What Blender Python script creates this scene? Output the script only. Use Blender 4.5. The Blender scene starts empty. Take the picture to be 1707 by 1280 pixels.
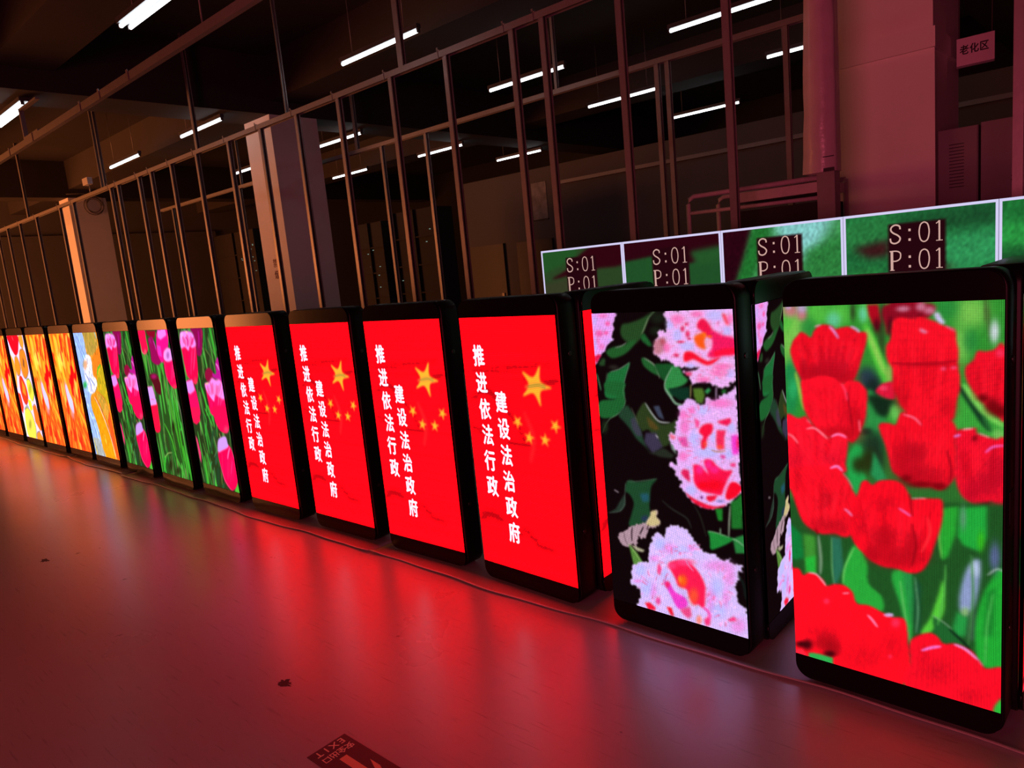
import bpy, bmesh, math, random
import numpy as np
from mathutils import Vector, Matrix

random.seed(7)
SC = bpy.context.scene
COL = SC.collection

# ---------------------------------------------------------------- camera, world, lights, exposure
cam_d = bpy.data.cameras.new('camera')
cam_d.sensor_width = 36.0
cam_d.lens = 25.537
cam_d.clip_start = 0.05
cam_d.clip_end = 100
cam = bpy.data.objects.new('camera', cam_d)
COL.objects.link(cam)
RT = Vector((0.74102151, 0.66467353, -0.09537411))
UP = Vector((-0.0343023, 0.1793209, 0.98319244))
FW = Vector((-0.67060456, 0.72529519, -0.15568047))
cm = Matrix((RT, UP, -FW)).transposed().to_4x4()
cm.translation = Vector((0.9915, -2.4727, 1.6009))
cam.matrix_world = cm
SC.camera = cam

wd = bpy.data.worlds.new('world')
SC.world = wd
wd.use_nodes = True
wd.node_tree.nodes['Background'].inputs[0].default_value = (0.6, 0.7, 1.0, 1)
wd.node_tree.nodes['Background'].inputs[1].default_value = 0.004

SC.view_settings.view_transform = 'Standard'
SC.view_settings.look = 'None'
SC.view_settings.exposure = 0.0
SC.view_settings.gamma = 1.0
SC.view_settings.use_curve_mapping = False


def area_light(name, loc, size, rot, color, power):
    l = bpy.data.lights.new(name, 'AREA')
    l.shape = 'RECTANGLE'
    l.size, l.size_y = size
    l.color = color
    l.energy = power
    o = bpy.data.objects.new(name, l)
    o.location = loc
    o.rotation_euler = rot
    COL.objects.link(o)
    return o


# the rows of running screens across the aisle, behind the camera, light the room from its south side
area_light('aisle_screens_orange', (-17.6, -5.0, 1.6), (9.4, 2.6), (math.radians(90), 0, 0), (1.0, 0.27, 0.075), 1200)
area_light('aisle_screens_red', (1.3, -6.2, 1.5), (2.4, 2.4), (math.radians(90), 0, 0), (1.0, 0.12, 0.22), 150)

GAIN = 3.2          # how far the LED panels shine above display white


# ---------------------------------------------------------------- helpers
def tag(o, label=None, cat=None, group=None, kind=None):
    if label: o['label'] = label
    if cat: o['category'] = cat
    if group: o['group'] = group
    if kind: o['kind'] = kind
    return o


def empty(name, loc=(0, 0, 0), rz=0.0):
    o = bpy.data.objects.new(name, None)
    o.empty_display_size = 0.1
    o.location = loc
    o.rotation_euler = (0, 0, rz)
    COL.objects.link(o)
    return o


def dup(o, parent=None):
    c = o.copy()
    COL.objects.link(c)
    if parent is not None:
        c.parent = parent
    for ch in list(o.children):
        dup(ch, c)
    return c


class MB:
    def __init__(self):
        self.v = []
        self.f = []
        self.sm = []

    def add(self, vs, fs, smooth=False):
        b = len(self.v)
        self.v += [tuple(p) for p in vs]
        self.f += [tuple(i + b for i in q) for q in fs]
        self.sm += [smooth] * len(fs)
        return self

    def box(self, a, b):
        x0, y0, z0 = a
        x1, y1, z1 = b
        self.add([(x0, y0, z0), (x1, y0, z0), (x1, y1, z0), (x0, y1, z0), (x0, y0, z1), (x1, y0, z1), (x1, y1, z1), (x0, y1, z1)],
                 [(3, 2, 1, 0), (4, 5, 6, 7), (0, 1, 5, 4), (1, 2, 6, 5), (2, 3, 7, 6), (3, 0, 4, 7)])
        return self

    def tube(self, pts, r, n=8, cap=True):
        P = [Vector(p) for p in pts]
        rings = []
        for i, p in enumerate(P):
            d = (P[min(i + 1, len(P) - 1)] - P[max(i - 1, 0)]).normalized()
            a = Vector((0, 0, 1)) if abs(d.z) < 0.9 else Vector((1, 0, 0))
            u = d.cross(a).normalized()
            w = d.cross(u)
            rr = r[i] if isinstance(r, (list, tuple)) else r
            rings.append([p + (u * math.cos(2 * math.pi * k / n) + w * math.sin(2 * math.pi * k / n)) * rr for k in range(n)])
        vs = [q for ring in rings for q in ring]
        fs = []
        for i in range(len(P) - 1):
            for k in range(n):
                fs.append((i * n + k, i * n + (k + 1) % n, (i + 1) * n + (k + 1) % n, (i + 1) * n + k))
        self.add(vs, fs, True)
        if cap:
            b = len(self.v) - len(vs)
            self.f += [tuple(b + k for k in range(n))[::-1], tuple(b + (len(P) - 1) * n + k for k in range(n))]
            self.sm += [False, False]
        return self

    def prism(self, out, y0, y1, bev=0.0):
        """outline in (x, z), extruded from y0 to y1; bev rounds the front and back rims"""
        n = len(out)
        cx = sum(p[0] for p in out) / n
        cz = sum(p[1] for p in out) / n
        hx = max(abs(p[0] - cx) for p in out)
        hz = max(abs(p[1] - cz) for p in out)
        layers = [(y0, bev), (y0 + bev * 0.3, bev * 0.3), (y0 + bev, 0), (y1 - bev, 0), (y1 - bev * 0.3, bev * 0.3), (y1, bev)] if bev else [(y0, 0), (y1, 0)]
        vs = []
        for y, s in layers:
            for x, z in out:
                vs.append((cx + (x - cx) * (1 - s / hx), y, cz + (z - cz) * (1 - s / hz)))
        fs = []
        for i in range(len(layers) - 1):
            for k in range(n):
                fs.append((i * n + k, i * n + (k + 1) % n, (i + 1) * n + (k + 1) % n, (i + 1) * n + k))
        self.add(vs, fs, True)
        b = len(self.v) - len(vs)
        self.f += [tuple(b + k for k in range(n))[::-1], tuple(b + (len(layers) - 1) * n + k for k in range(n))]
        self.sm += [False, False]
        return self

    def ribbon(self, pts, w, y):
        """flat stroke in the x-z plane at depth y"""
        P = [Vector((p[0], p[1])) for p in pts]
        L, R = [], []
        for i, p in enumerate(P):
            d = (P[min(i + 1, len(P) - 1)] - P[max(i - 1, 0)]).normalized()
            nrm = Vector((-d.y, d.x))
            ww = w[i] if isinstance(w, (list, tuple)) else w
            L.append(p + nrm * ww / 2)
            R.append(p - nrm * ww / 2)
        vs = [(p.x, y, p.y) for p in L] + [(p.x, y, p.y) for p in R]
        n = len(P)
        self.add(vs, [(i, n + i, n + i + 1, i + 1) for i in range(n - 1)])
        return self

    def build(self, name, mat, parent=None, loc=None):
        me = bpy.data.meshes.new(name)
        me.from_pydata(self.v, [], self.f)
        me.polygons.foreach_set('use_smooth', self.sm)
        me.validate()
        if mat: me.materials.append(mat)
        o = bpy.data.objects.new(name, me)
        COL.objects.link(o)
        if parent is not None: o.parent = parent
        if loc: o.location = loc
        return o


def rrect(x0, x1, z0, z1, r, corners='abcd', n=8):
    """rounded rectangle outline, a = bottom left, b = bottom right, c = top right, d = top left; runs counter-clockwise"""
    pts = []
    for key, cx, cz, a0, px, pz in (('a', x0 + r, z0 + r, 180, x0, z0), ('b', x1 - r, z0 + r, 270, x1, z0), ('c', x1 - r, z1 - r, 0, x1, z1), ('d', x0 + r, z1 - r, 90, x0, z1)):
        if key in corners:
            for k in range(n + 1):
                t = math.radians(a0 + 90 * k / n)
                pts.append((cx + r * math.cos(t), cz + r * math.sin(t)))
        else:
            pts.append((px, pz))
    return pts


# ---------------------------------------------------------------- materials
def mat(name, color, rough=0.5, metal=0.0, noise=0.0, nscale=6.0, bump=0.0, bscale=40.0, spec=0.5, coat=0.0, rvar=0.0):
    m = bpy.data.materials.new(name)
    m.use_nodes = True
    nt = m.node_tree
    b = nt.nodes['Principled BSDF']
    b.inputs['Base Color'].default_value = (*color, 1)
    b.inputs['Roughness'].default_value = rough
    b.inputs['Metallic'].default_value = metal
    b.inputs['Specular IOR Level'].default_value = spec
    b.inputs['Coat Weight'].default_value = coat
    b.inputs['Coat Roughness'].default_value = 0.15
    tc = nt.nodes.new('ShaderNodeTexCoord')
    if noise or rvar:
        nz = nt.nodes.new('ShaderNodeTexNoise')
        nz.inputs['Scale'].default_value = nscale
        nz.inputs['Detail'].default_value = 6
        nt.links.new(tc.outputs['Object'], nz.inputs['Vector'])
    if noise:
        cr = nt.nodes.new('ShaderNodeValToRGB')
        cr.color_ramp.elements[0].position = 0.12
        cr.color_ramp.elements[1].position = 0.88
        cr.color_ramp.elements[0].color = (*[c * (1 - noise) for c in color], 1)
        cr.color_ramp.elements[1].color = (*[min(1, c * (1 + noise)) for c in color], 1)
        nt.links.new(nz.outputs['Fac'], cr.inputs['Fac'])
        nt.links.new(cr.outputs['Color'], b.inputs['Base Color'])
    if rvar:
        mr = nt.nodes.new('ShaderNodeMapRange')
        mr.inputs['From Min'].default_value = 0.1
        mr.inputs['From Max'].default_value = 0.9
        mr.inputs['To Min'].default_value = rough - rvar
        mr.inputs['To Max'].default_value = rough + rvar
        nt.links.new(nz.outputs['Fac'], mr.inputs['Value'])
        nt.links.new(mr.outputs['Result'], b.inputs['Roughness'])
    if bump:
        n2 = nt.nodes.new('ShaderNodeTexNoise')
        n2.inputs['Scale'].default_value = bscale
        n2.inputs['Detail'].default_value = 4
        nt.links.new(tc.outputs['Object'], n2.inputs['Vector'])
        bp = nt.nodes.new('ShaderNodeBump')
        bp.inputs['Strength'].default_value = bump
        bp.inputs['Distance'].default_value = 0.01
        nt.links.new(n2.outputs['Fac'], bp.inputs['Height'])
        nt.links.new(bp.outputs['Normal'], b.inputs['Normal'])
    return m


def emit(name, color, strength):
    m = bpy.data.materials.new(name)
    m.use_nodes = True
    nt = m.node_tree
    nt.nodes.remove(nt.nodes['Principled BSDF'])
    e = nt.nodes.new('ShaderNodeEmission')
    e.inputs[0].default_value = (*color, 1)
    e.inputs[1].default_value = strength
    nt.links.new(e.outputs[0], nt.nodes['Material Output'].inputs[0])
    return m


def pixel_mat(name, pitch=None, depth=0.6):
    """LED panel: each pixel's colour is an attribute of the panel mesh; pitch adds the dark grid between the diodes"""
    m = bpy.data.materials.new(name)
    m.use_nodes = True
    nt = m.node_tree
    nt.nodes.remove(nt.nodes['Principled BSDF'])
    e = nt.nodes.new('ShaderNodeEmission')
    at = nt.nodes.new('ShaderNodeAttribute')
    at.attribute_name = 'pixel'
    nt.links.new(at.outputs['Color'], e.inputs[0])
    e.inputs[1].default_value = 1.0
    nt.links.new(e.outputs[0], nt.nodes['Material Output'].inputs[0])
    if pitch:
        tc = nt.nodes.new('ShaderNodeTexCoord')
        sp = nt.nodes.new('ShaderNodeSeparateXYZ')
        nt.links.new(tc.outputs['Object'], sp.inputs[0])

        def wave(sock):
            a = nt.nodes.new('ShaderNodeMath'); a.operation = 'MULTIPLY'; a.inputs[1].default_value = math.pi / pitch
            nt.links.new(sock, a.inputs[0])
            s = nt.nodes.new('ShaderNodeMath'); s.operation = 'SINE'
            nt.links.new(a.outputs[0], s.inputs[0])
            q = nt.nodes.new('ShaderNodeMath'); q.operation = 'MULTIPLY'
            nt.links.new(s.outputs[0], q.inputs[0]); nt.links.new(s.outputs[0], q.inputs[1])
            return q.outputs[0]
        a = wave(sp.outputs['X'])
        b = wave(sp.outputs['Z'])
        pr = nt.nodes.new('ShaderNodeMath'); pr.operation = 'MULTIPLY'
        nt.links.new(a, pr.inputs[0]); nt.links.new(b, pr.inputs[1])
        mr = nt.nodes.new('ShaderNodeMapRange')
        mr.inputs['To Min'].default_value = 1.0 - depth
        mr.inputs['To Max'].default_value = 1.0 + depth * 2.4
        nt.links.new(pr.outputs[0], mr.inputs['Value'])
        nt.links.new(mr.outputs['Result'], e.inputs[1])
    return m


M = {}
M['housing'] = mat('black_coated_metal', (0.005, 0.005, 0.006), 0.36, spec=0.20)
M['cap'] = mat('black_gloss_panel', (0.005, 0.0045, 0.005), 0.16, spec=0.12)
M['lock'] = mat('dark_steel', (0.10, 0.10, 0.10), 0.35, 0.9)
M['rubber'] = mat('black_rubber', (0.01, 0.01, 0.01), 0.8)
M['pix'] = pixel_mat('led_pixels')
M['pixgrid'] = pixel_mat('led_pixels_with_grid', 0.004, 0.60)
M['steel'] = mat('galvanised_steel', (0.27, 0.255, 0.25), 0.42, 0.40, noise=0.12, nscale=14, bump=0.05)
M['plaster'] = mat('white_plaster', (0.84, 0.80, 0.77), 0.75, noise=0.05, nscale=3, bump=0.06, bscale=25)
M['ceilpaint'] = mat('ceiling_paint', (0.036, 0.029, 0.026), 0.85, noise=0.12, nscale=1.5)
M['wallpaint'] = mat('wall_paint', (0.085, 0.078, 0.075), 0.8, noise=0.08, nscale=1.2)
M['darkwall'] = mat('dark_paint', (0.012, 0.010, 0.010), 0.8, noise=0.2, nscale=2)
M['door'] = mat('dark_door_leaf', (0.03, 0.026, 0.026), 0.5)
M['whitemetal'] = mat('white_enamel', (0.62, 0.60, 0.60), 0.4)
M['lampbody'] = mat('lamp_enamel', (0.07, 0.07, 0.08), 0.4)
M['tube'] = emit('fluorescent_tube', (0.93, 0.97, 1.0), 6.5)
M['film'] = mat('crinkled_plastic_film', (0.55, 0.50, 0.50), 0.22, noise=0.12, nscale=9, bump=0.25, bscale=22, spec=0.6)
M['locker'] = mat('locker_enamel', (0.20, 0.185, 0.185), 0.45, noise=0.06)
M['slot'] = mat('slot_shadow', (0.03, 0.03, 0.03), 0.7)
M['board'] = mat('sign_board', (0.75, 0.68, 0.66), 0.6)
M['ink'] = mat('black_ink', (0.01, 0.01, 0.01), 0.6)
M['redink'] = mat('brown_red_paint', (0.12, 0.02, 0.015), 0.7)
M['stickerbase'] = mat('floor_sticker', (0.05, 0.012, 0.02), 0.5)
M['stickerglow'] = mat('pale_yellow_print', (0.92, 0.80, 0.55), 0.5)
M['sheet'] = mat('protective_sheet', (0.50, 0.44, 0.42), 0.38, noise=0.06, nscale=5, bump=0.08, bscale=8)
M['cable'] = mat('cable', (0.12, 0.10, 0.09), 0.6)
M['rackpaint'] = mat('rack_enamel', (0.50, 0.44, 0.44), 0.5, noise=0.12, nscale=30)
M['indicator'] = emit('indicator_lamp', (0.7, 1.0, 0.8), 0.25)
M['letterlight'] = emit('led_letter', (0.86, 0.78, 1.0), 1.25)
M['cabtext'] = emit('led_text', (0.62, 0.38, 0.33), 1.0)
M['cabline'] = emit('led_outline', (0.66, 0.62, 0.90), 1.0)
M['arrow'] = mat('orange_print', (0.88, 0.50, 0.25), 0.5)
M['scuff'] = mat('dried_dirt', (0.06, 0.045, 0.045), 0.8)
M['paper'] = mat('poster_paper', (0.22, 0.20, 0.19), 0.7, noise=0.5, nscale=9)


def floor_mat():
    m = mat('epoxy_floor', (0.40, 0.385, 0.38), 0.29, noise=0.07, nscale=0.9, bump=0.025, bscale=5, spec=0.85, rvar=0.05)
    nt = m.node_tree
    b = nt.nodes['Principled BSDF']
    # worn scratches and grime specks
    tc = [n for n in nt.nodes if n.type == 'TEX_COORD'][0]
    mp = nt.nodes.new('ShaderNodeMapping')
    mp.inputs['Scale'].default_value = (1.2, 14, 1)
    mp.inputs['Rotation'].default_value = (0, 0, 0.5)
    nt.links.new(tc.outputs['Object'], mp.inputs['Vector'])
    n1 = nt.nodes.new('ShaderNodeTexNoise'); n1.inputs['Scale'].default_value = 5; n1.inputs['Detail'].default_value = 8
    nt.links.new(mp.outputs[0], n1.inputs['Vector'])
    r1 = nt.nodes.new('ShaderNodeValToRGB')
    r1.color_ramp.elements[0].position = 0.60; r1.color_ramp.elements[0].color = (1, 1, 1, 1)
    r1.color_ramp.elements[1].position = 0.72; r1.color_ramp.elements[1].color = (0.72, 0.70, 0.70, 1)
    nt.links.new(n1.outputs['Fac'], r1.inputs['Fac'])
    n2 = nt.nodes.new('ShaderNodeTexNoise'); n2.inputs['Scale'].default_value = 9; n2.inputs['Detail'].default_value = 3
    nt.links.new(tc.outputs['Object'], n2.inputs['Vector'])
    r2 = nt.nodes.new('ShaderNodeValToRGB')
    r2.color_ramp.elements[0].position = 0.735; r2.color_ramp.elements[0].color = (1, 1, 1, 1)
    r2.color_ramp.elements[1].position = 0.76; r2.color_ramp.elements[1].color = (0.35, 0.32, 0.32, 1)
    nt.links.new(n2.outputs['Fac'], r2.inputs['Fac'])
    src = b.inputs['Base Color'].links[0].from_socket
    for r in (r1, r2):
        mx = nt.nodes.new('ShaderNodeMix'); mx.data_type = 'RGBA'; mx.blend_type = 'MULTIPLY'
        mx.inputs[0].default_value = 1.0
        nt.links.new(src, mx.inputs[6]); nt.links.new(r.outputs['Color'], mx.inputs[7])
        src = mx.outputs[2]
    nt.links.new(src, b.inputs['Base Color'])
    return m


# ---------------------------------------------------------------- the room
def struct(name, mb, m):
    return tag(mb.build(name, m), kind='structure')


CEIL = 4.6
struct('floor', MB().box((-20.2, -9.2, -0.1), (6.2, 13.2, 0)), floor_mat())
struct('ceiling', MB().box((-20.2, -9.2, CEIL), (6.2, 13.2, CEIL + 0.1)), M['ceilpaint'])
struct('wall_left', MB().box((-20.2, -9, 0), (-20, 13, CEIL)), M['wallpaint'])
struct('wall_right', MB().box((6, -9, 0), (6.2, 13, CEIL)), M['wallpaint'])
struct('wall_front', MB().box((-20.2, -9.2, 0), (6.2, -9, CEIL)), M['wallpaint'])
struct('wall_far', MB().box((-20.2, 13, 0), (6.2, 13.2, CEIL)), M['darkwall'])
struct('wall_back', MB().box((-10.0, 8.5, 0), (5.9, 8.62, 3.42)), M['wallpaint'])
struct('trim_1', MB().box((-19.98, 0.5, 3.38), (-19.9, 8.0, 3.52)), M['wallpaint'])
struct('trim_2', MB().box((-7.4, 8.42, 3.05), (5.9, 8.5, 3.11)), M['locker'])
d1 = struct('door_1', MB().box((-9.92, 8.44, 0), (-8.98, 8.5, 2.12)), M['door'])
MB().box((-9.1, 8.41, 1.0), (-9.04, 8.44, 1.14)).build('door_handle', M['lock'], d1)
d2 = struct('door_2', MB().box((-8.62, 8.44, 0), (-7.72, 8.5, 2.1)), M['door'])
MB().box((-7.9, 8.41, 1.0), (-7.84, 8.44, 1.14)).build('door_handle', M['lock'], d2)

PIL = ((-16.25, -15.70), (-8.45, -7.80), (-0.78, -0.165))
for i, (x0, x1) in enumerate(PIL):
    struct('pillar', MB().box((x0, 2.9, 0), (x1, 3.62, 3.88)), M['plaster'])
    struct('ceiling_beam', MB().box((x0, -8.9, 3.88), (x1, 12.9, CEIL)), M['ceilpaint'])
struct('ceiling_beam', MB().box((-20, 2.95, 4.05), (6, 3.55, CEIL)), M['ceilpaint'])
struct('ceiling_beam', MB().box((-20, -0.15, 4.1), (6, 0.45, CEIL)), M['ceilpaint'])
struct('ceiling_beam', MB().box((-20, 7.6, 4.05), (6, 8.2, CEIL)), M['ceilpaint'])
# board cladding round the lower part of the nearest pillar
x0, x1 = PIL[2]
struct('trim_3', MB().box((x0 - 0.012, 2.884, 0), (x1 + 0.012, 2.9, 2.70)).box((x0 - 0.02, 2.86, 2.70), (x1 + 0.02, 2.9, 2.82)).box((x1, 2.9, 2.70), (x1 + 0.02, 3.64, 2.82)), M['plaster'])


# ---------------------------------------------------------------- lettering
def text_mesh(body, size, name, material, parent, mtx, xs=1.0, weight=0.0):
    cu = bpy.data.curves.new(name, 'FONT')
    cu.body = body
    cu.size = size
    cu.align_x = 'CENTER'
    cu.align_y = 'CENTER'
    cu.resolution_u = 3
    t = bpy.data.objects.new(name, cu)
    COL.objects.link(t)
    bpy.context.view_layer.update()
    me = bpy.data.meshes.new_from_object(t.evaluated_get(bpy.context.evaluated_depsgraph_get()))
    bpy.data.objects.remove(t)
    if len(me.vertices):
        co = np.empty(len(me.vertices) * 3); me.vertices.foreach_get('co', co)
        co = co.reshape(-1, 3)
        mid = (co.min(0) + co.max(0)) / 2
        co[:, :2] -= mid[:2]
        co[:, 0] *= xs
        me.vertices.foreach_set('co', co.ravel())
    if weight:
        bm = bmesh.new()
        for k, (dx, dy) in enumerate(((0, 0), (weight, 0), (-weight, 0), (0, weight), (0, -weight))):
            t2 = me.copy()
            t2.transform(Matrix.Translation((dx, dy, 0.00012 * k)))
            bm.from_mesh(t2)
            bpy.data.meshes.remove(t2)
        bm.to_mesh(me)
        bm.free()
    me.transform(mtx)
    me.name = name
    me.materials.clear()
    me.materials.append(material)
    o = bpy.data.objects.new(name, me)
    COL.objects.link(o)
    o.parent = parent
    return o


FACE = Matrix(((1, 0, 0, 0), (0, 0, -1, 0), (0, 1, 0, 0), (0, 0, 0, 1)))    # text plane -> upright, facing -y


def join_texts(parts, name, parent):
    """several glyph meshes of one inscription become one mesh"""
    bm = bmesh.new()
    m = parts[0].data.materials[0]
    for p in parts:
        bm.from_mesh(p.data)
        me = p.data
        bpy.data.objects.remove(p)
        bpy.data.meshes.remove(me)
    me = bpy.data.meshes.new(name)
    bm.to_mesh(me)
    bm.free()
    me.materials.append(m)
    o = bpy.data.objects.new(name, me)
    COL.objects.link(o)
    o.parent = parent
    return o


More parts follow.
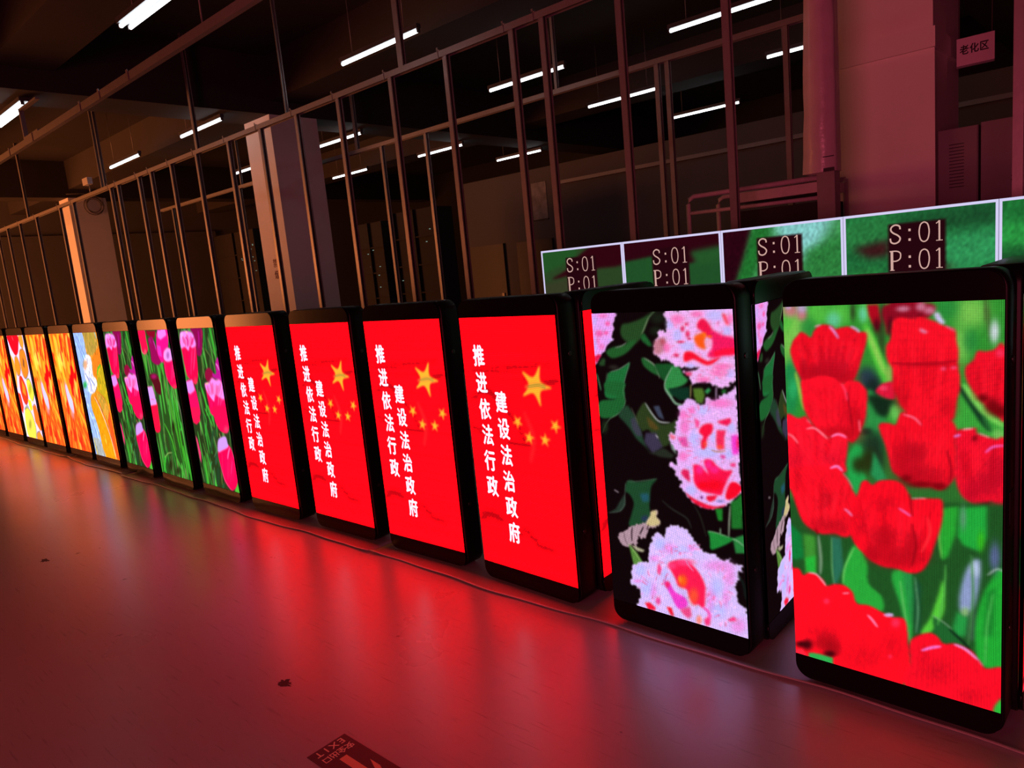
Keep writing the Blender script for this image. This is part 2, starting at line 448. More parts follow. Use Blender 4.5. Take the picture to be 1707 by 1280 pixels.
# ---------------------------------------------------------------- what the LED panels are showing
# each picture is a list of shapes in panel units (1000 wide, 2000 high, y down), painted onto the panel's pixels:
# P colour softness opacity outline | J the same with a fringed edge | S colour softness opacity width path | B colour opacity centre and two half axes
PICS = {}
PICS['red_tulips'] = '''
P 52 150 50 0 1 -2 -24 1004 -3 1011 633 -34 735
P 48 116 46 20 1 -33 713 1010 615 1030 2427 -129 2997
B 130 205 85 0.9 28 165 74 0 -7 181
B 130 205 85 0.9 67 113 62 0 -2 62
B 130 205 85 0.9 870 53 68 1 0 71
B 130 205 85 0.9 831 205 39 0 0 81
B 130 205 85 0.9 558 110 17 0 0 57
B 90 200 70 0.9 183 33 59 1 -1 60
B 90 200 70 0.9 292 46 57 1 -1 59
B 90 200 70 0.9 16 70 32 0 -2 63
B 90 200 70 0.9 984 257 29 0 0 53
B 90 200 70 0.9 415 40 27 0 -1 58
B 40 140 60 0.8 130 114 40 0 -1 51
B 40 140 60 0.8 751 168 40 0 0 64
B 40 140 60 0.8 776 32 47 1 0 54
B 40 140 60 0.8 870 186 30 0 0 54
B 110 215 190 0.7 262 75 34 0 -1 40
B 110 215 190 0.7 406 49 20 0 0 38
B 110 215 190 0.7 184 186 30 0 -1 41
B 226 110 140 0.8 41 19 42 1 -1 35
B 226 110 140 0.8 101 43 26 0 -1 30
B 205 170 225 0.85 102 8 26 0 0 26
B 205 170 225 0.85 29 0 16 0 0 14
B 48 70 34 0.85 357 33 13 0 -1 49
B 48 70 34 0.85 495 52 14 0 0 57
B 48 70 34 0.85 490 167 19 0 -1 107
B 70 80 45 0.7 927 46 7 0 0 61
B 70 80 45 0.7 940 98 6 0 0 79
B 220 228 236 0.95 962 142 17 0 0 49
S 85 205 62 8 1 47.6 416 108 454 216 497 343 527 421
S 150 215 90 8 1 22.8 423 128 467 246 502 343
B 40 60 75 0.95 418 365 42 -1 0 50
B 40 60 75 0.95 436 394 40 -1 0 40
B 26 40 36 0.95 449 424 36 -1 0 50
B 26 40 36 0.95 425 465 37 -2 0 40
B 150 190 85 0.9 523 344 17 0 0 49
B 30 140 75 0.95 45 399 42 -1 -3 97
B 30 140 75 0.95 25 509 36 -2 -3 87
B 30 140 75 0.95 20 357 21 0 -2 54
S 150 205 75 6 1 21.4 56 357 74 442 94 554
B 50 190 110 0.7 38 443 23 -1 -2 54
P 46 150 70 8 1 417 436 463 464 499 542 506 682 477 747 381 778 344 730 394 621
P 20 42 26 10 1 416 466 445 455 536 470 571 497 498 572 461 554
B 110 205 90 0.95 547 540 25 -1 0 43
B 30 48 34 0.9 439 709 56 -5 -1 62
B 30 48 34 0.9 457 790 37 -4 -1 83
B 30 48 34 0.9 412 650 28 -2 0 20
P 36 172 78 7 1 314 807 328 763 363 722 391 756 380 841 408 901 378 937 362 1004 338 975 315 903
B 40 45 15 0.9 370 831 32 -4 0 42
B 40 45 15 0.9 419 805 37 -4 -1 62
P 40 150 84 7 1 444 750 480 829 507 898 465 914 427 877
P 62 170 60 7 1 828 388 871 405 934 493 1001 534 1002 652 935 622 896 588 808 605 804 549 824 463
S 20 58 34 8 1 29.2 824 398 860 452 911 541 942 594
S 130 222 95 8 1 29 844 392 887 459 934 521 995 571
S 40 110 50 7 1 16.9 919 531 950 602
B 150 215 110 0.7 980 617 22 -2 0 27
P 150 12 34 5 1 507 7 712 8 711 60 666 80 541 91 522 158 509 119
B 60 8 20 0.85 531 119 12 0 0 47
B 60 8 20 0.85 661 70 11 0 0 12
B 214 130 160 0.9 589 28 29 0 0 14
B 214 130 160 0.9 666 21 21 0 0 20
B 214 130 160 0.9 703 39 24 0 0 18
P 185 10 32 4 1 425 4 478 4 488 90 471 133 449 99 432 55
B 70 8 22 0.8 469 109 18 0 0 38
P 238 16 38 4 1 31 240 46 187 66 161 93 135 119 147 144 164 160 130 187 103 217 97 252 106 271 121 305 112 344 112 367 127 385 139 409 136 423 150 420 187 407 236 392 286 376 337 351 388 302 405 203 399 99 403 74 367 49 314
S 255 40 62 7 0.32 17.9 78 203 99 279 117 356
S 200 8 26 7 0.32 17.8 96 155 116 227 130 299
S 214 8 26 7 0.32 16.6 118 159 131 233 146 306
S 255 40 62 7 0.32 12.4 146 205 157 251 167 298
S 255 40 62 7 0.32 13.3 162 161 170 265 175 370
S 200 8 26 7 0.32 13.2 189 163 194 230 198 297
S 214 8 26 7 0.32 16.2 206 166 205 265 208 366
S 255 40 62 7 0.32 15.1 222 163 221 229 222 296
S 200 8 26 7 0.32 11 246 152 241 247 238 342
S 250 30 50 7 0.32 17 268 185 263 247 256 309
S 200 8 26 7 0.32 16 278 218 267 251 263 284
S 255 40 62 7 0.32 16.8 308 177 293 254 284 331
S 214 8 26 7 0.32 16.8 319 217 305 258 293 298
S 255 40 62 7 0.32 18.6 342 188 327 267 308 348
S 255 40 62 7 0.32 12.6 366 210 346 247 328 283
S 255 40 62 7 0.32 13.5 384 214 363 262 340 310
B 170 6 24 0.45 142 364 61 -2 -1 42
B 170 6 24 0.45 283 380 87 -3 -1 41
B 170 6 24 0.45 101 334 20 0 -1 53
B 170 6 24 0.45 235 330 98 -2 -1 41
B 205 12 40 0.3 256 288 97 -1 -1 61
S 226 150 225 3 1 12 240 108 261 131 284 169
S 222 176 226 3 1 11.6 346 109 372 123 387 138
S 214 150 160 3 1 10.2 166 107 197 100
P 246 18 42 4 1 83 399 110 392 147 380 183 365 224 367 264 381 298 406 317 395 342 386 380 392 403 416 419 446 416 507 410 568 394 621 374 674 344 714 315 706 245 703 174 672 123 611 94 548 86 473
S 200 8 26 7 0.32 18.1 115 498 129 574 149 649
S 250 30 50 7 0.32 10.6 130 512 144 575 161 639
S 250 30 50 7 0.32 12.6 156 497 164 563 179 629
S 214 8 26 7 0.32 12.5 179 433 191 531 195 632
S 250 30 50 7 0.32 11.4 193 439 196 555 204 672
S 214 8 26 7 0.32 17.5 209 433 216 528 216 623
S 250 30 50 7 0.32 21.6 230 441 232 536 231 631
S 214 8 26 7 0.32 11.3 246 449 243 534 243 619
S 250 30 50 7 0.32 15.3 267 501 261 571 259 641
S 200 8 26 7 0.32 11.2 280 465 277 548 269 631
S 200 8 26 7 0.32 15.1 301 479 293 559 283 642
S 200 8 26 7 0.32 15.1 317 488 308 545 296 601
S 200 8 26 7 0.32 14.9 335 424 323 525 308 628
S 200 8 26 7 0.32 14.9 349 485 333 561 319 637
S 214 8 26 7 0.32 20.8 364 494 348 552 332 613
S 214 8 26 7 0.32 12.8 383 446 366 515 344 585
B 190 8 22 0.45 334 678 58 -5 0 42
B 190 8 22 0.45 245 665 89 -8 0 32
B 190 8 22 0.45 366 592 38 -2 -1 62
S 248 70 110 4 1 9.1 293 406 311 441 320 492
S 150 6 24 3 1 5 323 451 333 553 345 646
S 250 130 150 3 1 7 376 592 381 653
P 226 24 60 4 1 459 434 482 403 510 390 541 391 549 469 509 471 472 453
B 250 90 130 0.6 495 420 18 0 0 13
P 244 18 40 4 1 508 231 515 197 531 172 538 101 550 77 576 68 628 76 662 66 703 81 736 95 768 114 796 123 810 137 814 187 822 232 820 296 828 351 828 407 816 463 808 520 796 559 743 549 675 568 623 562 580 516 558 468 537 401 538 327 516 284
S 250 30 50 7 0.32 11.1 548 207 566 336 581 467
S 200 8 26 7 0.32 17.4 566 211 580 356 593 502
S 214 8 26 7 0.32 10.9 583 183 595 346 605 510
S 214 8 26 7 0.32 18.1 598 174 608 323 616 475
S 214 8 26 7 0.32 10 618 262 624 326 633 389
S 250 30 50 7 0.32 13.5 628 175 632 272 639 370
S 200 8 26 7 0.32 8.9 649 219 650 308 654 399
S 200 8 26 7 0.32 8.9 669 248 669 366 668 487
S 200 8 26 7 0.32 13.3 679 186 679 310 676 437
S 200 8 26 7 0.32 15 696 243 690 348 688 454
S 214 8 26 7 0.32 16.7 716 216 706 356 702 499
S 200 8 26 7 0.32 16.6 734 226 728 320 716 416
S 250 30 50 7 0.32 13.9 748 190 737 336 726 486
S 250 30 50 7 0.32 13.8 761 186 751 340 735 498
S 200 8 26 7 0.32 14.6 783 218 767 307 753 397
S 200 8 26 7 0.32 10.3 790 256 774 329 758 404
B 200 8 24 0.42 710 298 113 -2 0 13
B 200 8 24 0.42 580 477 26 -1 0 59
B 200 8 24 0.42 775 503 40 -2 0 56
B 200 8 24 0.42 554 419 15 0 0 59
S 170 8 28 5 1 7.4 538 293 626 296 751 289 808 278
P 218 205 243 4 1 721 53 740 51 752 73 766 96 756 106 740 95 726 76
P 226 160 205 4 1 657 121 674 129 694 142 686 148 665 140
S 236 110 160 3 1 6.8 768 112 806 137
B 240 90 140 0.8 759 316 11 0 0 9
B 240 90 140 0.8 801 310 12 0 0 8
P 240 18 42 4 1 846 319 859 291 879 277 888 250 898 230 932 231 962 222 999 209 1006 533 972 522 934 488 903 449 871 405 852 360
S 200 8 26 7 0.32 8.4 861 314 872 381 879 450
S 200 8 26 7 0.32 10.9 873 269 884 363 889 457
S 214 8 26 7 0.32 17.6 881 286 891 358 894 432
S 255 40 62 7 0.32 8.4 887 312 895 382 899 451
S 200 8 26 7 0.32 17.5 896 306 900 372 905 438
S 214 8 26 7 0.32 8.3 905 294 905 384 911 476
S 214 8 26 7 0.32 8.3 914 317 915 366 918 415
S 250 30 50 7 0.32 13.2 923 310 924 390 925 470
S 250 30 50 7 0.32 18.2 931 319 928 404 931 489
S 200 8 26 7 0.32 16.5 940 317 940 381 937 445
S 250 30 50 7 0.32 12.3 948 277 946 363 943 449
S 214 8 26 7 0.32 11.5 954 306 953 357 947 409
S 250 30 50 7 0.32 9 964 314 962 360 954 406
S 214 8 26 7 0.32 15.4 971 270 967 375 960 482
S 200 8 26 7 0.32 17.1 981 317 977 366 967 416
S 214 8 26 7 0.32 8.9 985 309 978 376 970 442
B 120 6 14 0.9 956 486 30 -1 0 36
B 120 6 14 0.9 986 507 29 -2 0 27
B 120 6 14 0.9 918 448 22 -1 0 18
B 246 60 110 0.7 984 239 16 0 0 19
P 240 16 38 4 1 470 615 484 598 516 596 548 603 561 567 575 538 606 539 641 561 675 559 734 544 776 546 804 577 820 623 808 653 812 710 812 806 804 846 775 890 741 914 707 904 655 907 611 893 567 869 531 843 513 773 496 704 478 655
S 255 40 62 7 0.32 13.5 503 625 520 725 543 824
S 214 8 26 7 0.32 9.6 528 678 543 778 560 878
S 200 8 26 7 0.32 9.5 545 664 556 748 573 832
S 200 8 26 7 0.32 17.1 564 660 575 755 586 852
S 200 8 26 7 0.32 16.9 582 614 595 707 600 801
S 250 30 50 7 0.32 11.3 607 681 610 752 618 822
S 255 40 62 7 0.32 10.2 617 635 624 735 624 835
S 250 30 50 7 0.32 15.7 641 643 645 726 642 812
S 250 30 50 7 0.32 9.2 655 648 656 737 653 828
S 255 40 62 7 0.32 10.1 683 637 681 744 672 853
S 250 30 50 7 0.32 13.7 697 669 693 723 684 779
S 250 30 50 7 0.32 14.5 712 677 700 759 694 841
S 250 30 50 7 0.32 13.5 736 650 723 749 711 849
S 250 30 50 7 0.32 9.9 751 642 734 741 722 841
S 250 30 50 7 0.32 17.8 762 610 748 686 731 763
S 250 30 50 7 0.32 13.3 780 631 761 742 743 854
B 186 8 28 0.51 603 793 70 -8 0 91
B 186 8 28 0.51 673 854 93 -12 0 50
B 186 8 28 0.51 639 728 51 -5 0 39
B 120 4 14 0.8 655 896 60 -8 0 16
B 120 4 14 0.8 741 894 33 -4 0 19
B 120 4 14 0.8 593 875 26 -3 0 20
S 150 6 24 4 1 7.2 775 714 792 809 783 869
S 252 140 176 3 1 7.5 584 548 632 562 663 595
P 238 16 44 4 1 807 653 812 624 824 604 860 596 892 590 897 616 935 627 973 637 1005 647 1008 954 952 935 945 960 913 977 873 957 837 929 816 883 807 826 810 749
S 200 8 26 7 0.32 14 825 679 840 762 849 846
S 214 8 26 7 0.32 19.3 839 712 847 776 859 839
S 200 8 26 7 0.32 13.1 848 705 859 767 865 829
S 214 8 26 7 0.32 9.6 861 720 871 798 875 877
S 214 8 26 7 0.32 8.7 869 700 874 775 881 850
S 250 30 50 7 0.32 18.1 878 680 881 755 887 831
S 250 30 50 7 0.32 10.3 891 699 895 776 896 853
S 250 30 50 7 0.32 18 900 676 904 750 903 826
S 250 30 50 7 0.32 10.3 909 663 907 784 910 905
S 200 8 26 7 0.32 9.4 924 740 923 807 920 875
S 250 30 50 7 0.32 8.5 932 723 930 775 926 828
S 255 40 62 7 0.32 11.9 944 695 942 798 936 901
S 214 8 26 7 0.32 10.1 954 706 949 808 942 911
S 200 8 26 7 0.32 18.5 965 667 955 753 950 839
S 214 8 26 7 0.32 16 975 727 963 803 957 878
S 250 30 50 7 0.32 15 985 690 976 781 965 874
B 190 8 36 0.48 920 858 61 -8 0 57
B 190 8 36 0.48 974 785 37 -4 0 84
B 190 8 36 0.48 873 913 31 -4 0 29
B 70 4 12 0.8 937 957 31 -5 0 15
P 244 20 40 3 1 945 946 1003 960 1004 1112 977 1050 953 988
S 226 120 215 3 1 12.3 804 639 828 630
S 246 190 190 3 1 7.8 840 602 880 594
S 250 190 185 3 1 6 904 614 946 632
S 236 100 200 3 1 10.2 931 704 958 675 1000 664
B 120 6 16 0.8 888 640 10 -1 0 13
P 244 20 46 4 1 -5 594 60 605 103 591 128 627 174 661 224 699 245 687 276 671 310 680 319 722 311 786 304 830 295 884 135 894 15 921 -13 789
S 250 30 50 7 0.32 14.4 28 715 46 763 62 811
S 200 8 26 7 0.32 17.6 41 682 53 768 69 854
S 255 40 62 7 0.32 24 60 652 71 727 84 803
S 214 8 26 7 0.32 10.8 82 662 93 723 100 785
S 255 40 62 7 0.32 17.3 101 706 109 782 113 858
S 200 8 26 7 0.32 21.6 114 697 123 736 124 777
S 255 40 62 7 0.32 22.5 131 642 129 715 134 788
S 214 8 26 7 0.32 16 152 647 146 746 147 846
S 200 8 26 7 0.32 10.6 166 656 159 745 158 833
S 255 40 62 7 0.32 12.7 189 675 186 723 178 773
S 255 40 62 7 0.32 13.6 203 652 194 753 185 855
S 214 8 26 7 0.32 19.9 217 648 207 723 197 800
S 214 8 26 7 0.32 20.9 233 699 223 745 209 791
S 255 40 62 7 0.32 15.6 252 695 236 766 222 836
S 250 30 50 7 0.32 10.3 275 660 259 730 240 802
S 255 40 62 7 0.32 11.3 292 663 268 756 251 849
B 205 12 40 0.36 241 815 60 -7 -1 43
B 205 12 40 0.36 39 839 43 -5 -2 67
S 250 160 180 3 1 8.6 106 661 148 654 189 683 214 706
S 250 140 160 3 1 8.9 1 698 28 712 56 746
S 246 130 195 3 1 12.5 235 693 263 678 290 680 311 691
S 246 90 120 4 1 8.6 107 612 128 627
P 34 86 36 8 1 -25 1076 1010 940 1019 1795 612 1827 -45 1552
P 18 130 58 8 1 0 1222 57 1269 68 1407 6 1432 -24 1332
P 66 152 52 8 1 68 1261 136 1265 132 1497 76 1511
P 40 190 60 6 1 74 1405 130 1381 128 1510 79 1510
S 120 150 118 5 1 17.7 151 1262 160 1386 155 1480
P 44 116 90 6 1 217 1249 271 1250 279 1416 240 1528 221 1533
S 110 170 100 3 1 6.5 221 1260 219 1419 227 1520
P 44 176 60 6 1 343 1268 287 1403 276 1519 354 1607 467 1621 472 1536 406 1475 399 1355
S 130 215 110 4 1 7.4 336 1292 287 1415 276 1508
P 44 178 66 7 1 528 1380 523 1436 559 1557 603 1775 615 1661 605 1533 607 1383 570 1359
P 40 150 70 7 1 570 1370 616 1370 626 1496 613 1672 596 1569
P 26 80 52 8 1 627 1378 656 1424 650 1683 624 1691
P 92 212 62 6 1 754 1373 731 1468 695 1594 657 1672 668 1705 724 1629 759 1534 762 1428
P 42 172 52 6 1 750 1003 739 1136 749 1271 775 1250 810 1122 821 981
S 130 215 90 4 1 7.4 751 1012 739 1146 749 1256
P 36 176 62 7 1 826 990 817 1130 842 1175 908 1191 937 1116 939 961
B 100 150 120 0.8 841 1036 13 -2 0 59
B 60 190 30 0.8 914 1140 15 -3 0 49
P 150 165 212 8 1 911 1235 875 1258 846 1325 824 1464 841 1537 884 1491 909 1350
B 195 212 235 0.9 890 1284 19 -4 0 40
B 140 190 100 0.8 850 1518 19 -5 0 26
P 40 160 70 8 1 817 1518 842 1542 867 1534 851 1643 817 1654 796 1618
P 60 90 70 8 1 867 1524 900 1484 893 1651 859 1661
P 36 176 54 6 1 1002 1278 955 1329 916 1439 892 1579 901 1742 943 1782 1015 1760
P 30 135 46 8 1 940 1393 971 1355 966 1608 925 1620
B 96 106 158 0.9 970 1206 21 -4 0 68
S 170 185 180 4 1 8 943 1302 979 1264 1006 1272
P 34 104 46 5 1 709 1574 713 1675 757 1710 843 1688 880 1712 791 1624
S 160 190 165 3 1 4.9 710 1574 757 1596 791 1621
S 110 170 120 4 1 6.9 630 1388 642 1556 632 1689
S 120 200 110 4 1 7 560 1426 577 1574 603 1752
S 90 190 80 4 1 7.5 766 1293 759 1440 731 1616
S 70 140 70 5 1 9 874 1218 883 1428 864 1681
S 90 200 90 4 1 7.1 964 1396 941 1564 934 1762
S 16 40 24 5 1 13.4 783 1627 843 1677 876 1714
P 244 18 40 4 1 -7 913 60 882 136 863 209 861 270 871 295 895 319 935 338 975 355 1010 354 1135 322 1223 286 1241 240 1231 177 1246 124 1233 70 1198 38 1123 15 1046 -5 992
S 255 40 62 7 0.32 11.2 34 1011 56 1075 70 1140
S 250 30 50 7 0.32 14.6 46 1011 60 1084 78 1156
S 214 8 26 7 0.32 16.6 75 970 86 1070 98 1172
S 255 40 62 7 0.32 21.1 86 1030 96 1119 106 1208
S 250 30 50 7 0.32 11 110 951 113 1044 124 1136
S 214 8 26 7 0.32 24.1 128 1003 136 1069 139 1137
S 255 40 62 7 0.32 24 148 994 146 1098 149 1202
S 214 8 26 7 0.32 17.3 174 939 167 1054 167 1170
S 250 30 50 7 0.32 19.4 191 982 189 1068 183 1157
S 255 40 62 7 0.32 19.3 206 1011 196 1101 192 1189
S 214 8 26 7 0.32 15 225 1006 215 1051 210 1095
S 250 30 50 7 0.32 14.9 240 989 233 1073 218 1160
S 255 40 62 7 0.32 23.3 258 999 242 1058 233 1115
S 214 8 26 7 0.32 17.8 290 940 272 1032 254 1125
S 250 30 50 7 0.32 16.6 308 932 291 1060 266 1193
S 214 8 26 7 0.32 20.7 323 942 302 1052 278 1166
B 196 8 26 0.42 167 1190 73 -13 -1 45
B 196 8 26 0.42 261 1195 61 -11 -1 44
B 196 8 26 0.42 193 1040 41 -6 -2 67
B 196 8 26 0.42 46 950 21 -3 -2 68
S 236 130 206 3 1 13.8 226 866 261 852 287 874
S 250 120 140 3 1 6.2 290 885 319 924 338 964
S 160 4 20 4 1 11.1 135 1222 147 1249
P 244 14 36 4 1 332 1014 352 1010 370 959 383 920 408 909 436 929 465 904 502 893 548 892 580 908 602 945 615 979 655 966 707 960 748 958 756 992 754 1052 745 1104 719 1201 697 1278 670 1336 634 1366 589 1371 542 1361 486 1366 428 1349 380 1310 341 1269 317 1207 324 1129
S 200 8 26 7 0.32 13.4 369 1014 395 1161 415 1309
S 255 40 62 7 0.32 12.3 391 1033 408 1140 431 1245
S 250 30 50 7 0.32 16.2 418 1015 432 1156 451 1297
S 250 30 50 7 0.32 14.1 442 1057 452 1146 469 1234
S 214 8 26 7 0.32 11 472 1023 480 1138 490 1255
S 200 8 26 7 0.32 18.9 491 1045 494 1150 504 1253
S 250 30 50 7 0.32 11.8 517 1016 523 1106 523 1199
S 250 30 50 7 0.32 12.7 543 1009 545 1156 540 1305
S 255 40 62 7 0.32 12.7 560 1059 559 1178 553 1300
S 255 40 62 7 0.32 18.4 576 1006 573 1118 565 1231
S 255 40 62 7 0.32 14.5 607 1052 594 1170 588 1287
S 250 30 50 7 0.32 19.1 620 986 613 1103 598 1225
S 250 30 50 7 0.32 15.1 652 984 633 1141 620 1300
S 255 40 62 7 0.32 16.1 676 1057 657 1120 640 1183
S 200 8 26 7 0.32 9.4 690 1031 667 1130 649 1231
S 200 8 26 7 0.32 14.9 713 986 687 1122 666 1262
B 176 8 24 0.51 561 1297 108 -24 0 53
B 176 8 24 0.51 488 1206 65 -13 0 64
B 176 8 24 0.51 617 1211 35 -7 0 63
B 176 8 24 0.51 429 1304 38 -8 0 43
B 196 10 30 0.36 491 1025 55 -9 0 42
B 196 10 30 0.36 373 1141 39 -7 -1 65
S 252 50 60 5 1 11.3 689 1064 698 1144 662 1244
S 140 5 18 4 1 5.8 618 1107 635 1218 616 1328
S 170 6 22 4 1 7.6 611 954 619 1066
S 232 120 176 3 1 12.7 293 1082 313 1096 331 1115
S 236 110 200 3 1 9.8 558 1035 587 1051 612 1067
S 240 190 200 3 1 4.8 620 973 681 964
P 250 16 36 4 1 -43 1503 4 1480 38 1478 59 1509 93 1485 137 1490 174 1516 189 1541 232 1521 284 1517 325 1547 344 1604 404 1599 463 1617 520 1634 572 1624 590 1668 594 1755 601 1820 603 2009 514 2088 -71 2179
B 150 6 18 0.51 179 1879 64 -20 -1 48
B 150 6 18 0.51 210 1911 43 -13 -1 36
B 60 4 12 0.9 68 1930 27 -8 -1 29
B 60 4 12 0.9 193 1947 32 -10 0 19
B 60 4 12 0.9 32 1938 27 -8 0 17
B 205 10 28 0.36 367 1907 90 -29 -1 70
B 205 10 28 0.36 517 1801 47 -15 0 67
B 205 10 28 0.36 148 1823 87 -26 -1 36
P 52 184 84 3 1 76 1979 105 1968 209 1964 211 2020 74 2054
P 250 40 66 3 1 -4 1981 43 1966 71 2006 51 2049 -7 2056
S 240 190 205 3 1 9.1 91 1489 132 1488 168 1523 183 1543
S 246 150 190 3 1 7.7 273 1566 306 1555
S 246 150 205 3 1 11.7 399 1657 422 1679 446 1711
P 226 176 236 3 1 475 1635 496 1618 523 1613 526 1629 496 1641
B 246 60 110 0.7 184 1635 15 -4 0 16
B 246 60 110 0.7 536 1662 20 -6 0 24
B 246 60 110 0.7 507 1861 9 -3 0 11
P 246 16 40 4 1 601 1764 613 1727 650 1694 695 1670 730 1680 757 1710 809 1693 851 1701 885 1716 914 1759 939 1784 1019 1758 1020 1914 977 1988 944 2022 591 2025 602 1875
B 205 10 30 0.36 729 1875 78 -27 0 65
B 205 10 30 0.36 667 1808 27 -8 0 55
B 205 10 30 0.36 877 1951 50 -18 0 42
S 240 120 216 3 1 15 658 1779 704 1748 743 1730
S 236 156 228 3 1 13.3 804 1700 851 1711 906 1751
S 246 90 150 4 1 7.4 906 1751 926 1775
P 48 196 60 4 1 965 2014 975 1968 1004 1909 1010 2028 965 2046
S 60 130 40 3 1 7.3 571 1993 576 2008
'''
